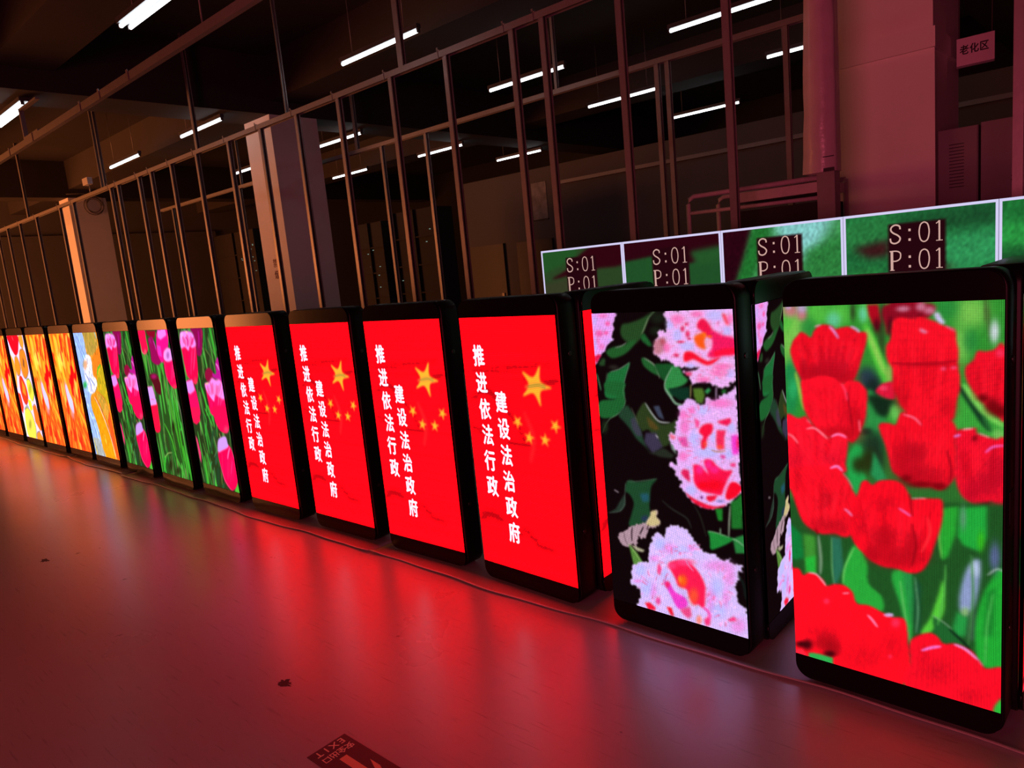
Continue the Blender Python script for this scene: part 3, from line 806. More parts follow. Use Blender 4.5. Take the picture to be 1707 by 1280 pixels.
PICS['carnations'] = '''
P 20 6 9 0 1 -123 -107 619 -72 600 205 -154 204
P 18 6 9 0 1 -24 -191 1290 -112 1191 2055 -282 2545
P 40 74 36 6 1 238 76 291 67 384 41 464 5 497 -1 451 33 400 123 368 170 314 204 258 185 221 135
S 122 142 104 4 1 8.1 481 3 440 38 405 99 382 137
B 28 38 24 0.8 505 39 53 1 -2 37
B 28 38 24 0.8 483 119 43 0 -2 28
P 36 92 42 5 1 97 249 148 224 245 204 281 185 340 175 301 224 239 268 154 294 113 280
S 150 148 140 3 1 5.5 172 224 220 214 260 193
P 32 98 46 5 1 369 156 399 132 440 185 454 214 426 214 384 185
P 32 112 56 4 1 82 423 115 386 183 369 245 338 276 317 268 352 240 403 216 479 210 549 63 557
S 130 150 128 2 1 5 115 386 184 367 233 343 273 321
S 128 168 138 2 1 3.8 273 327 243 398 225 443 208 504
S 80 150 100 4 1 9.2 5 402 17 451 30 512
P 38 70 36 5 1 27 332 62 296 86 300 76 346 39 347
B 70 70 60 0.5 88 417 9 0 -2 25
B 70 70 60 0.5 148 354 36 0 -1 15
P 36 96 46 4 1 370 287 420 301 461 338 490 395 452 387 404 359 373 326
S 150 164 140 2 1 7.8 387 289 456 329 478 372 494 414
P 26 82 38 4 1 462 329 517 323 581 322 590 345 555 393 530 432 490 395
P 52 142 72 5 1 591 331 637 344 660 390 689 417 655 451 575 478 554 479 582 525 536 504 524 452 555 389
S 150 180 150 3 1 7.5 584 345 537 418 525 466 544 503 571 531
P 32 100 48 4 1 66 459 224 453 213 514 220 574 204 620 158 664 95 694 7 695 10 591 136 568 151 542 78 530
S 110 150 110 2 1 4.4 223 463 210 519 220 579 191 631 146 670 81 706 39 761 16 805
B 36 56 30 0.7 39 760 25 -2 -3 42
S 132 170 142 4 1 15.3 527 480 561 526 595 567 637 574
P 16 52 36 5 1 548 479 696 459 694 534 628 547 567 512
P 82 118 40 5 1 721 467 786 464 798 505 780 557 740 554 723 513
P 52 150 84 4 1 795 482 826 458 839 476 813 500
S 150 120 152 3 1 11.2 875 452 872 483 870 524
P 32 104 42 4 1 907 468 936 462 934 485 910 495
S 200 180 110 3 1 5.8 707 445 704 486 699 529
P 36 66 46 6 1 158 669 223 604 257 627 309 709 345 831 390 916 353 870 288 821 246 764 202 717
P 62 62 76 6 1 252 688 288 680 318 738 336 801 290 801 258 753
P 46 62 30 5 1 365 576 397 603 436 669 478 705 555 694 594 668 577 755 548 787 523 838 467 853 436 817 385 752 339 766 318 738 298 700 301 659 334 607
P 86 70 30 6 1 375 664 413 686 465 736 441 752 392 732
P 62 54 78 6 1 361 774 440 767 483 856 407 909 345 836
P 40 46 36 6 1 374 903 462 923 538 924 567 901 488 861 408 899
P 62 68 90 4 1 431 596 475 589 507 679 465 662
S 168 172 172 2 1 10.6 373 578 416 641 468 691 544 693
S 110 104 90 3 1 4.3 264 617 288 670 308 719
S 205 195 205 2 1 7.4 436 780 452 801
P 130 150 140 5 1 535 817 572 833 578 895 548 864
J 232 168 238 2 1 -5 -5 191 -1 174 55 168 95 149 144 164 174 126 199 85 244 50 285 5 337 -13 255
B 240 76 165 0.8 51 132 30 0 -1 20
B 240 76 165 0.8 107 128 18 0 -1 12
B 240 76 165 0.8 125 68 18 0 -1 14
B 240 120 205 0.8 92 17 36 1 -1 14
B 240 120 205 0.8 62 219 24 0 -1 20
B 240 120 205 0.8 34 183 18 0 -1 20
B 214 190 245 0.7 7 203 18 0 -3 40
B 214 190 245 0.7 140 174 18 0 0 10
B 214 190 245 0.7 21 51 16 0 -2 30
P 230 24 80 4 1 -3 286 33 270 57 275 30 306 5 337
J 236 186 238 2 1 556 10 645 0 1002 -3 1006 118 997 398 966 417 960 448 898 453 865 447 827 435 788 428 748 434 717 449 699 408 676 381 661 362 723 356 774 337 714 343 637 344 597 322 556 299 518 304 498 281 467 262 473 185 502 157 498 133 527 115 552 129 566 83 564 46
P 205 126 146 8 1 467 185 507 162 553 186 556 228 499 266 461 262
B 190 75 90 0.8 532 185 19 0 -1 23
B 206 196 250 0.85 697 213 45 0 -1 27
B 206 196 250 0.85 890 32 56 1 -1 30
B 206 196 250 0.85 634 149 30 0 -2 37
B 206 196 250 0.85 587 78 26 0 -2 32
B 206 196 250 0.85 959 126 27 0 -1 26
B 206 196 250 0.85 714 333 30 0 0 13
B 206 196 250 0.85 964 372 27 0 -1 26
B 246 110 190 0.8 556 223 26 0 -2 28
B 246 110 190 0.8 641 52 46 1 -1 27
B 246 110 190 0.8 898 365 56 -1 -1 26
B 246 110 190 0.8 794 413 44 -1 -1 18
B 246 110 190 0.8 919 329 56 -1 -1 17
B 246 110 190 0.8 774 24 39 1 -1 17
B 246 110 190 0.8 982 56 18 0 -1 26
S 246 150 215 3 0.55 4.8 709 289 706 300 710 310
S 246 150 215 3 0.55 4.8 693 292 693 304 692 316
S 238 90 170 3 0.55 5.4 612 209 599 213 586 216
S 238 90 170 3 0.55 11.5 710 96 716 81 715 65
S 250 205 245 3 0.55 7.7 690 99 690 89 688 79
S 246 150 215 3 0.55 5.4 624 248 612 258 600 268
S 244 120 196 3 0.55 9.3 638 104 624 90 617 76
S 250 220 250 3 0.55 8 782 160 795 157 806 153
S 238 90 170 3 0.55 5.7 756 140 765 131 780 122
S 214 200 250 3 0.55 9.8 629 137 620 129 606 121
S 250 220 250 3 0.55 6.9 628 184 615 184 603 184
S 246 150 215 3 0.55 8.5 795 230 807 236 824 243
S 214 200 250 3 0.55 4.8 697 240 696 253 697 267
S 244 120 196 3 0.55 9.9 616 254 597 270 579 285
S 244 120 196 3 0.55 10.5 742 262 751 281 764 300
S 244 120 196 3 0.55 9 772 249 782 259 793 268
S 238 90 170 3 0.55 5.3 703 260 705 275 705 291
S 250 205 245 3 0.55 10.7 679 242 676 253 672 263
S 246 150 215 3 0.55 5.9 625 260 617 273 600 286
S 238 90 170 3 0.55 9.5 752 207 763 211 773 215
S 250 205 245 3 0.55 9.6 700 115 704 93 702 71
S 250 220 250 3 0.55 5.8 719 282 719 291 724 301
S 250 220 250 3 0.55 6.1 781 172 792 171 803 169
S 250 220 250 3 0.55 10.3 630 196 618 198 606 200
S 246 150 215 3 0.55 11.4 754 240 767 254 781 267
S 244 120 196 3 0.55 4.9 632 231 620 239 609 247
S 250 220 250 3 0.55 10.9 924 202 929 212 941 223
S 246 150 215 3 0.55 10.2 848 202 844 208 839 216
S 214 200 250 3 0.55 8.2 909 86 913 73 919 61
S 214 200 250 3 0.55 11.1 843 144 832 143 827 141
S 246 150 215 3 0.55 6.5 850 232 842 243 841 255
S 246 150 215 3 0.55 10.7 829 190 816 199 805 208
S 214 200 250 3 0.55 9.3 858 233 857 244 851 256
S 214 200 250 3 0.55 6 895 212 896 230 901 248
S 246 150 215 3 0.55 9.7 839 94 830 84 823 73
S 244 120 196 3 0.55 7.8 863 85 861 70 854 56
S 238 90 170 3 0.55 9.7 847 149 842 148 832 147
S 214 200 250 3 0.55 6.3 942 146 951 145 963 144
S 246 150 215 3 0.55 7.3 905 99 911 82 920 64
S 238 90 170 3 0.55 6 880 209 878 224 879 238
S 238 90 170 3 0.55 10 905 86 906 76 912 67
S 250 220 250 3 0.55 7.3 908 184 917 191 919 197
S 246 150 215 3 0.55 6.4 894 100 895 85 901 71
S 250 220 250 3 0.55 5.1 820 171 804 176 793 180
S 250 205 245 3 0.55 10.7 837 224 835 230 828 238
S 250 205 245 3 0.55 10.4 921 93 925 83 933 74
S 246 150 215 3 0.55 6.8 939 171 950 173 954 176
S 250 220 250 3 0.55 6.8 938 187 949 195 961 203
S 246 150 215 3 0.55 10.1 913 225 913 233 920 241
S 214 200 250 3 0.55 9.7 848 140 833 136 822 132
S 244 120 196 3 0.55 10.5 917 135 926 130 940 124
S 250 220 250 3 0.55 7.9 858 105 850 96 849 88
S 246 150 215 3 0.55 5.6 842 357 838 354 839 350
S 238 90 170 3 0.55 4.7 859 395 862 399 862 402
S 238 90 170 3 0.55 9 779 387 770 388 757 390
S 246 150 215 3 0.55 7.9 847 352 849 346 845 341
S 214 200 250 3 0.55 9.4 844 345 847 341 843 337
S 246 150 215 3 0.55 8.3 892 347 897 343 903 339
S 250 220 250 3 0.55 7.4 903 365 914 364 921 362
S 238 90 170 3 0.55 4.6 884 349 885 346 893 343
S 246 150 215 3 0.55 4.8 788 402 781 405 772 409
S 244 120 196 3 0.55 7.9 895 397 900 399 905 402
S 246 150 215 3 0.55 8.8 908 398 920 401 925 404
S 250 220 250 3 0.55 9.7 916 395 923 397 929 399
S 246 150 215 3 0.55 5.1 909 372 927 370 945 369
S 214 200 250 3 0.55 11.2 875 393 879 397 886 401
S 250 205 245 3 0.55 9.8 873 353 876 347 884 342
S 250 205 245 3 0.55 6.1 831 344 829 340 826 336
S 244 120 196 3 0.55 9.5 784 380 773 381 765 381
S 246 150 215 3 0.55 6.4 912 377 922 378 933 378
S 246 150 215 3 0.55 9.4 831 399 823 405 822 410
S 246 150 215 3 0.55 5.1 901 359 907 357 916 355
S 238 90 170 3 0.55 6.2 798 362 789 359 778 356
S 250 205 245 3 0.55 5.2 838 356 836 353 834 349
S 238 90 170 3 0.55 6.6 822 357 821 353 813 350
S 238 90 170 3 0.55 9.7 878 343 883 339 883 337
S 250 205 245 3 0.55 9.9 831 393 824 395 824 398
S 244 120 196 3 0.55 7.1 830 398 826 401 824 404
P 238 22 76 6 1 770 101 782 65 812 50 840 71 866 116 863 169 825 151 798 124
P 240 28 100 7 1 856 116 930 148 1003 170 1001 257 924 267 866 281 828 268 860 223 863 169
P 255 18 62 6 1 868 245 926 227 1005 218 1003 255 924 265 871 276
P 246 92 22 6 1 751 155 807 133 825 151 813 187 821 227 782 223 754 191
B 250 120 24 0.9 849 155 14 0 0 7
B 250 120 24 0.9 815 146 14 0 0 13
P 242 172 212 5 1 829 173 857 178 850 214 825 227 817 200
P 242 18 48 5 1 679 251 725 246 778 277 826 299 865 290 914 276 883 303 834 324 795 318 737 292 686 306 668 297
B 230 44 104 0.95 673 108 13 0 -1 16
B 230 44 104 0.95 706 140 14 0 -1 19
B 230 44 104 0.95 655 187 25 0 0 7
B 230 44 104 0.95 715 168 12 0 0 7
B 230 44 104 0.95 621 269 17 0 0 11
B 230 44 104 0.95 700 81 10 0 0 9
P 245 62 92 6 1 933 21 956 30 976 92 957 87 937 43
P 60 24 44 4 1 668 344 713 352 784 334 723 361 671 371
P 230 62 112 5 1 671 371 722 370 711 393 680 390
S 226 150 220 4 1 9.3 863 321 923 280 970 275
J 232 184 240 2 1 665 535 721 541 740 559 785 561 797 523 822 522 845 537 880 528 900 500 949 484 977 470 999 453 999 745 994 1053 990 1081 970 1112 940 1144 900 1174 850 1196 779 1213 729 1207 679 1186 649 1162 620 1132 585 1094 603 1072 568 1032 550 986 516 971 547 947 573 964 575 929 584 880 570 852 531 798 539 759 582 760 580 717 599 672 617 628 604 591 647 574
B 200 198 250 0.85 782 597 34 -2 -1 27
B 200 198 250 0.85 710 781 30 -2 -3 47
B 200 198 250 0.85 791 857 78 -8 -1 28
B 200 198 250 0.85 960 689 23 -1 -1 27
B 200 198 250 0.85 927 851 28 -3 -1 27
B 200 198 250 0.85 668 1110 36 -5 -1 29
B 200 198 250 0.85 836 759 14 -1 -1 27
B 244 110 205 0.75 897 549 75 -4 -1 27
B 244 110 205 0.75 643 635 31 -2 -1 28
B 244 110 205 0.75 648 710 31 -2 -3 47
B 244 110 205 0.75 706 607 20 -1 -1 28
B 244 110 205 0.75 625 899 31 -3 -1 29
S 246 150 215 3 0.55 5.2 824 697 841 705 857 713
S 238 90 170 3 0.55 11.5 798 748 799 762 807 777
S 246 150 215 3 0.55 10.3 716 675 697 676 679 677
S 246 150 215 3 0.55 9.8 703 637 691 633 683 627
S 246 150 215 3 0.55 5.7 827 676 840 677 857 678
S 250 220 250 3 0.55 6.9 698 722 688 729 677 736
S 246 150 215 3 0.55 6.4 717 706 699 715 685 725
S 238 90 170 3 0.55 5.7 807 605 817 589 824 573
S 214 200 250 3 0.55 11.7 734 740 729 748 725 756
S 250 220 250 3 0.55 7.1 842 621 858 609 874 597
S 214 200 250 3 0.55 9.3 718 635 712 629 700 623
S 246 150 215 3 0.55 9.4 677 651 666 648 649 645
S 250 205 245 3 0.55 8.3 739 716 726 731 716 745
S 238 90 170 3 0.55 11.3 695 648 674 643 661 637
S 250 205 245 3 0.55 7.8 741 728 736 738 729 749
S 250 205 245 3 0.55 8 860 631 872 624 886 619
S 250 205 245 3 0.55 10.6 757 597 750 581 750 564
S 246 150 215 3 0.55 8.2 752 606 752 595 745 586
S 238 90 170 3 0.55 6.7 820 699 824 703 834 707
S 250 205 245 3 0.55 7.1 836 677 855 678 877 680
S 238 90 170 3 0.55 10.2 752 595 751 582 744 569
S 238 90 170 3 0.55 11.3 704 617 689 605 675 593
S 246 150 215 3 0.55 10.5 785 593 789 580 790 567
S 238 90 170 3 0.55 8.9 693 673 678 673 663 673
S 250 220 250 3 0.55 8.6 795 625 802 616 803 608
S 250 220 250 3 0.55 7.7 803 719 809 728 814 737
S 214 200 250 3 0.55 7.4 719 884 706 889 692 894
S 244 120 196 3 0.55 8.8 751 790 748 780 739 770
S 244 120 196 3 0.55 8 880 828 895 824 909 819
S 244 120 196 3 0.55 7.8 735 798 723 789 718 779
S 250 220 250 3 0.55 6.2 841 892 856 901 866 909
S 214 200 250 3 0.55 7 684 902 670 907 662 912
S 238 90 170 3 0.55 10.4 691 860 669 861 650 861
S 238 90 170 3 0.55 7.8 755 909 748 920 740 930
S 244 120 196 3 0.55 7.6 880 900 889 904 897 908
S 250 220 250 3 0.55 5.4 739 928 729 945 714 961
S 244 120 196 3 0.55 10.9 684 884 663 889 648 894
S 250 220 250 3 0.55 11.1 825 918 831 928 836 938
S 250 205 245 3 0.55 10.9 855 823 881 811 901 799
S 250 220 250 3 0.55 7.1 876 842 899 837 922 833
S 244 120 196 3 0.55 7.6 871 775 884 765 891 754
S 244 120 196 3 0.55 9.9 692 816 677 811 668 806
S 238 90 170 3 0.55 10.3 756 954 749 968 746 981
S 214 200 250 3 0.55 8.1 869 880 887 885 901 890
S 250 220 250 3 0.55 9.8 739 954 725 974 718 994
S 238 90 170 3 0.55 4.9 696 838 678 834 656 830
S 246 150 215 3 0.55 5.6 897 844 909 842 919 841
S 250 205 245 3 0.55 5 673 843 663 841 650 840
S 214 200 250 3 0.55 11 846 884 868 892 883 901
S 250 205 245 3 0.55 6.2 828 776 838 763 840 751
S 214 200 250 3 0.55 5.2 877 780 891 769 904 757
S 238 90 170 3 0.55 7.4 723 893 708 900 699 906
S 214 200 250 3 0.55 8.9 736 1071 731 1085 729 1099
S 246 150 215 3 0.55 10.1 653 1005 641 1005 626 1006
S 250 205 245 3 0.55 8.8 797 1044 803 1053 816 1061
S 214 200 250 3 0.55 12 672 971 660 966 647 960
S 250 220 250 3 0.55 10.8 766 1037 769 1043 770 1049
S 214 200 250 3 0.55 7.5 702 1048 692 1061 673 1075
S 214 200 250 3 0.55 8.4 729 952 724 941 720 931
S 246 150 215 3 0.55 9.9 704 982 694 977 679 972
S 250 220 250 3 0.55 10.9 725 1039 720 1047 713 1055
S 214 200 250 3 0.55 4.8 802 964 809 956 824 946
S 246 150 215 3 0.55 12 677 1023 657 1028 633 1034
S 244 120 196 3 0.55 11.1 654 1004 636 1004 616 1004
S 246 150 215 3 0.55 6.3 818 1008 833 1008 843 1010
S 214 200 250 3 0.55 8 654 994 641 992 624 991
S 238 90 170 3 0.55 11.2 778 949 786 936 791 923
S 238 90 170 3 0.55 8.7 811 1021 821 1024 832 1027
S 246 150 215 3 0.55 6.4 703 953 696 943 684 933
S 214 200 250 3 0.55 9 684 995 669 993 658 991
S 238 90 170 3 0.55 9.1 651 1016 636 1018 625 1020
S 250 220 250 3 0.55 12 695 1015 674 1019 659 1022
S 244 120 196 3 0.55 6.2 848 976 861 972 870 970
S 244 120 196 3 0.55 9.1 836 976 855 970 868 965
S 244 120 196 3 0.55 10.1 821 1026 831 1029 841 1033
S 250 220 250 3 0.55 6.9 711 1036 700 1046 684 1058
S 244 120 196 3 0.55 9.9 700 962 692 954 680 946
S 214 200 250 3 0.55 5.9 708 974 702 968 691 963
P 242 18 62 5 1 761 702 797 680 837 682 829 733 797 764 783 826 758 838 755 796 772 761 746 736
B 240 76 60 0.9 779 807 13 -1 -1 18
P 240 24 84 5 1 867 661 921 643 954 632 957 658 933 681 890 673
P 240 44 92 5 1 864 712 921 711 909 753 905 822 862 831 855 777
B 242 86 62 0.9 877 815 19 -1 0 13
S 196 110 80 3 1 5.8 822 840 861 845 909 835
P 244 70 150 6 1 719 649 753 670 740 713 726 705
P 230 84 172 6 1 591 783 655 772 666 838 624 837
P 236 112 142 5 1 538 763 581 779 569 799 542 792
P 240 64 215 6 1 953 740 995 727 996 844 956 853
B 240 24 92 0.8 992 781 9 0 -1 36
P 230 72 162 5 1 879 862 913 863 902 887 878 880
P 236 44 122 5 1 938 910 972 901 971 924 942 925
P 246 20 76 5 1 695 949 726 943 755 960 783 985 793 993 776 948 768 912 799 899 828 909 855 938 903 956 950 950 919 1004 897 1049 885 1088 864 1114 815 1112 766 1110 726 1097 693 1059 691 1007
B 250 44 152 0.85 733 972 25 -3 -1 28
B 250 44 152 0.85 796 931 24 -3 -1 28
B 250 44 152 0.85 834 959 29 -3 -1 23
B 244 8 28 0.8 828 1058 68 -9 -2 37
B 244 8 28 0.8 747 1070 35 -5 -1 24
P 226 34 94 5 1 620 982 661 986 662 1059 626 1039 602 1009
P 242 10 42 4 1 932 1030 970 1020 1001 1043 995 1071 960 1113 911 1135 898 1109
P 236 22 62 4 1 625 1132 671 1159 731 1178 781 1189 840 1189 900 1169 850 1199 779 1215 729 1209 679 1189
P 236 22 62 4 1 774 1133 845 1117 828 1148 792 1168 768 1153
B 120 24 124 0.9 737 1148 9 -1 0 9
B 134 124 204 0.9 862 1152 24 -3 0 8
S 240 150 220 3 1 6.7 879 1107 897 1058 947 1005 968 970
P 32 132 42 4 1 825 1205 874 1195 869 1278 840 1278
P 32 116 42 5 1 930 1146 969 1121 1002 1079 997 1301 925 1314
S 140 150 130 3 1 10.4 924 1170 913 1270 905 1375
S 130 160 130 3 1 8.7 852 1324 850 1364
P 32 142 56 4 1 768 1359 820 1358 898 1367 938 1377 895 1414 824 1458 779 1472 778 1400
S 170 200 160 2 1 4.5 768 1359 820 1358 908 1372
P 42 132 62 4 1 931 1374 1004 1336 1000 1453 945 1465
S 150 190 150 3 1 7.2 927 1375 964 1386 998 1407
S 40 44 36 4 1 8 683 1210 711 1253 733 1312 753 1395
S 42 44 40 4 1 10.6 452 1213 520 1257 614 1295 639 1325 652 1361
P 32 74 44 5 1 180 1131 218 1108 265 1114 348 1092 423 1072 380 1123 364 1181 351 1270 352 1341 301 1397 179 1435 204 1346 229 1264 198 1206 168 1195
P 36 88 104 8 1 282 1194 353 1178 351 1234 301 1247
P 42 54 90 8 1 281 1354 335 1329 326 1371 284 1384
P 42 58 48 5 1 161 1212 160 1291 120 1340 17 1368 77 1331 112 1277
S 96 120 106 3 1 4 174 1137 162 1212 152 1287 107 1342 17 1368
S 96 120 100 3 1 3.4 187 1120 265 1111 423 1072
J 186 152 166 2 1 352 1331 366 1298 407 1291 398 1328 424 1359 417 1380 375 1409 334 1427 306 1484 269 1507 246 1490 228 1573 205 1556 154 1594 112 1581 77 1545 86 1511 140 1469 190 1443 241 1413 314 1384
P 216 196 140 5 1 352 1331 366 1298 407 1291 398 1328 424 1359 417 1380 376 1398 318 1399
S 22 8 14 3 1 7.9 203 1441 193 1490 192 1538
S 22 8 14 3 1 7.8 293 1419 259 1477
S 80 56 66 3 1 4.6 131 1492 135 1528 150 1568
S 40 18 26 3 1 5.5 316 1435 336 1395
P 188 182 150 4 1 175 1563 228 1573 292 1583 273 1600 226 1600
P 92 142 62 4 1 162 1565 225 1610 268 1670 242 1702 193 1713 175 1626
S 190 220 140 2 1 4.6 168 1564 212 1618 255 1678
S 190 172 182 2 1 6.9 76 1196 112 1210
J 226 200 246 2 1 320 1585 334 1538 357 1493 341 1490 386 1450 409 1431 430 1450 448 1460 471 1402 517 1365 572 1366 613 1375 641 1403 685 1460 712 1482 734 1499 757 1505 808 1494 829 1517 868 1524 918 1505 906 1526 948 1538 991 1539 974 1558 989 1571 952 1580 966 1613 942 1651 935 1685 938 1727 951 1788 993 1803 998 1850 1009 2008 648 2030 229 2027 214 1965 231 1924 221 1872 182 1858 149 1836 179 1805 170 1753 201 1703 264 1677 318 1653
B 236 144 226 0.8 820 1572 89 -20 -1 33
B 236 144 226 0.8 895 1619 38 -9 -3 65
B 236 144 226 0.8 474 1532 50 -10 -2 34
B 236 144 226 0.8 647 1495 29 -6 -1 20
B 236 144 226 0.8 366 1624 39 -8 -1 21
B 236 144 226 0.8 335 1861 26 -6 -4 54
B 236 144 226 0.8 864 1773 22 -5 -3 60
B 236 144 226 0.8 937 1932 49 -14 -2 49
B 236 144 226 0.8 766 1816 34 -9 -5 90
B 236 144 226 0.8 218 1818 34 -8 0 12
B 190 198 252 0.7 412 1516 38 -7 -2 35
B 190 198 252 0.7 561 1525 54 -11 -1 22
B 190 198 252 0.7 245 1734 40 -9 -2 36
B 190 198 252 0.7 283 1850 40 -10 -3 48
B 190 198 252 0.7 806 1717 34 -8 -2 50
B 190 198 252 0.7 808 1865 45 -12 -2 44
B 190 198 252 0.7 435 1730 25 -6 -3 47
S 246 150 215 3 0.55 12.1 460 1535 459 1526 454 1518
S 238 90 170 3 0.55 9 498 1566 499 1545 502 1523
S 214 200 250 3 0.55 8.5 460 1565 456 1551 443 1538
S 250 205 245 3 0.55 7.9 433 1668 418 1680 406 1691
S 244 120 196 3 0.55 8.4 493 1546 496 1531 493 1517
S 238 90 170 3 0.55 13 552 1558 563 1550 566 1543
S 250 205 245 3 0.55 10.3 459 1574 454 1567 447 1560
S 246 150 215 3 0.55 12.1 444 1595 427 1591 419 1584
S 214 200 250 3 0.55 6.5 557 1618 564 1618 576 1617
S 244 120 196 3 0.55 6.1 423 1633 402 1637 389 1639
S 250 220 250 3 0.55 14.6 439 1652 426 1659 418 1664
S 246 150 215 3 0.55 13.5 402 1695 390 1704 383 1711
S 238 90 170 3 0.55 9.8 409 1683 396 1693 383 1702
S 238 90 170 3 0.55 9.1 435 1638 420 1642 406 1647
S 250 205 245 3 0.55 8.5 470 1698 460 1719 459 1738
S 250 205 245 3 0.55 14.7 411 1619 386 1621 372 1619
S 214 200 250 3 0.55 7.9 445 1590 429 1584 422 1576
S 250 220 250 3 0.55 10.4 429 1608 413 1606 400 1603
S 214 200 250 3 0.55 6 479 1721 478 1743 472 1766
S 238 90 170 3 0.55 10.7 555 1666 560 1674 570 1679
S 250 205 245 3 0.55 7.2 526 1658 543 1672 551 1687
S 250 220 250 3 0.55 8 393 1666 383 1672 369 1678
S 238 90 170 3 0.55 12.8 458 1706 443 1730 439 1751
S 244 120 196 3 0.55 9.1 424 1575 415 1567 401 1561
S 214 200 250 3 0.55 11.9 538 1654 548 1658 552 1664
S 250 205 245 3 0.55 9.4 567 1543 577 1532 591 1519
S 238 90 170 3 0.55 12.8 234 1862 227 1864 212 1868
S 250 220 250 3 0.55 13.2 334 1766 338 1754 333 1743
S 214 200 250 3 0.55 6.3 319 1932 312 1949 312 1965
S 214 200 250 3 0.55 6.2 367 1884 368 1892 376 1898
S 238 90 170 3 0.55 7.6 328 1896 327 1912 323 1930
S 250 205 245 3 0.55 12.9 410 1756 417 1746 430 1734
S 250 220 250 3 0.55 13.8 361 1924 371 1940 370 1959
S 250 205 245 3 0.55 6.2 372 1889 375 1903 387 1913
S 250 205 245 3 0.55 10.1 321 1924 324 1934 317 1947
S 214 200 250 3 0.55 12.2 245 1860 221 1866 201 1872
S 214 200 250 3 0.55 6.3 351 1900 353 1913 357 1925
S 238 90 170 3 0.55 14.8 404 1796 412 1790 427 1782
S 244 120 196 3 0.55 9.5 275 1791 257 1782 246 1770
S 214 200 250 3 0.55 13.1 369 1781 379 1767 385 1754
S 238 90 170 3 0.55 6.9 360 1781 366 1765 372 1749
S 244 120 196 3 0.55 10.7 301 1810 283 1800 273 1788
S 246 150 215 3 0.55 11.2 382 1874 388 1880 396 1885
S 250 220 250 3 0.55 9.3 382 1873 390 1885 407 1893
S 246 150 215 3 0.55 14 274 1814 257 1810 248 1805
S 238 90 170 3 0.55 10.7 314 1759 306 1742 304 1723
S 250 220 250 3 0.55 11.9 319 1745 313 1727 311 1707
S 250 220 250 3 0.55 6.8 391 1796 409 1784 422 1773
S 246 150 215 3 0.55 7.7 254 1895 239 1904 232 1911
S 250 205 245 3 0.55 15 359 1880 367 1889 369 1900
S 238 90 170 3 0.55 14.7 420 1769 424 1764 436 1756
S 238 90 170 3 0.55 12 292 1826 270 1822 254 1817
S 238 90 170 3 0.55 13.1 755 1770 746 1781 729 1794
S 238 90 170 3 0.55 6.8 788 1779 780 1798 774 1816
S 244 120 196 3 0.55 5.5 898 1670 914 1662 923 1656
S 244 120 196 3 0.55 8.8 848 1604 854 1587 858 1571
S 250 220 250 3 0.55 6.3 730 1720 717 1721 710 1721
S 250 220 250 3 0.55 9.6 773 1689 756 1680 744 1669
S 244 120 196 3 0.55 12.6 879 1726 899 1728 912 1731
S 214 200 250 3 0.55 7.3 758 1674 745 1662 728 1651
S 214 200 250 3 0.55 6.2 761 1783 752 1799 739 1814
S 244 120 196 3 0.55 12.3 822 1804 828 1826 827 1850
S 250 220 250 3 0.55 12.4 797 1822 791 1836 793 1847
S 246 150 215 3 0.55 7.9 761 1755 745 1769 722 1785
S 246 150 215 3 0.55 11.8 772 1658 765 1643 753 1630
S 214 200 250 3 0.55 6.7 812 1804 808 1829 813 1852
S 238 90 170 3 0.55 9 790 1776 780 1796 777 1814
S 244 120 196 3 0.55 9.9 854 1652 861 1638 874 1623
S 244 120 196 3 0.55 6.8 736 1798 727 1808 717 1819
S 250 205 245 3 0.55 9.9 892 1740 911 1743 924 1749
S 238 90 170 3 0.55 6.8 740 1737 718 1743 698 1749
S 214 200 250 3 0.55 11.3 778 1806 775 1822 765 1839
S 246 150 215 3 0.55 6.8 753 1671 736 1660 725 1649
S 246 150 215 3 0.55 10.6 818 1622 822 1604 820 1586
S 250 205 245 3 0.55 7.3 791 1793 789 1811 781 1831
S 250 220 250 3 0.55 7.8 826 1784 832 1803 834 1823
S 250 205 245 3 0.55 6.6 859 1736 870 1742 883 1747
S 250 205 245 3 0.55 7.1 864 1633 877 1613 890 1592
S 214 200 250 3 0.55 5.5 887 1905 893 1916 901 1927
S 214 200 250 3 0.55 9.9 875 1816 882 1800 887 1785
S 214 200 250 3 0.55 7.1 905 1839 914 1836 919 1833
S 250 205 245 3 0.55 11.7 862 1917 860 1935 864 1951
S 246 150 215 3 0.55 5.6 844 1814 840 1801 836 1789
S 246 150 215 3 0.55 7.3 824 1813 816 1808 815 1801
S 250 205 245 3 0.55 9.3 894 1807 899 1799 904 1792
S 246 150 215 3 0.55 6 907 1874 917 1874 920 1877
S 250 220 250 3 0.55 8.2 921 1855 938 1853 946 1852
S 244 120 196 3 0.55 11.8 827 1946 819 1960 815 1973
S 250 220 250 3 0.55 6.6 912 1891 921 1894 925 1899
S 238 90 170 3 0.55 12.3 852 1934 854 1948 850 1964
S 244 120 196 3 0.55 13.5 817 1895 812 1900 802 1906
S 250 205 245 3 0.55 13.5 814 1873 798 1877 781 1882
S 250 220 250 3 0.55 7.4 784 1894 769 1900 757 1905
S 250 220 250 3 0.55 9 811 1829 803 1825 796 1819
S 250 205 245 3 0.55 5.6 817 1818 814 1812 807 1808
S 250 220 250 3 0.55 10 837 1827 829 1822 830 1816
S 244 120 196 3 0.55 12.3 834 1825 827 1817 822 1807
S 214 200 250 3 0.55 9.9 914 1879 932 1882 941 1887
S 250 220 250 3 0.55 13.1 917 1822 927 1816 931 1813
S 244 120 196 3 0.55 10.1 811 1898 795 1910 783 1920
S 250 220 250 3 0.55 12.9 830 1938 823 1952 820 1964
S 250 205 245 3 0.55 12.2 852 1800 849 1792 851 1784
S 238 90 170 3 0.55 6 917 1885 932 1888 942 1894
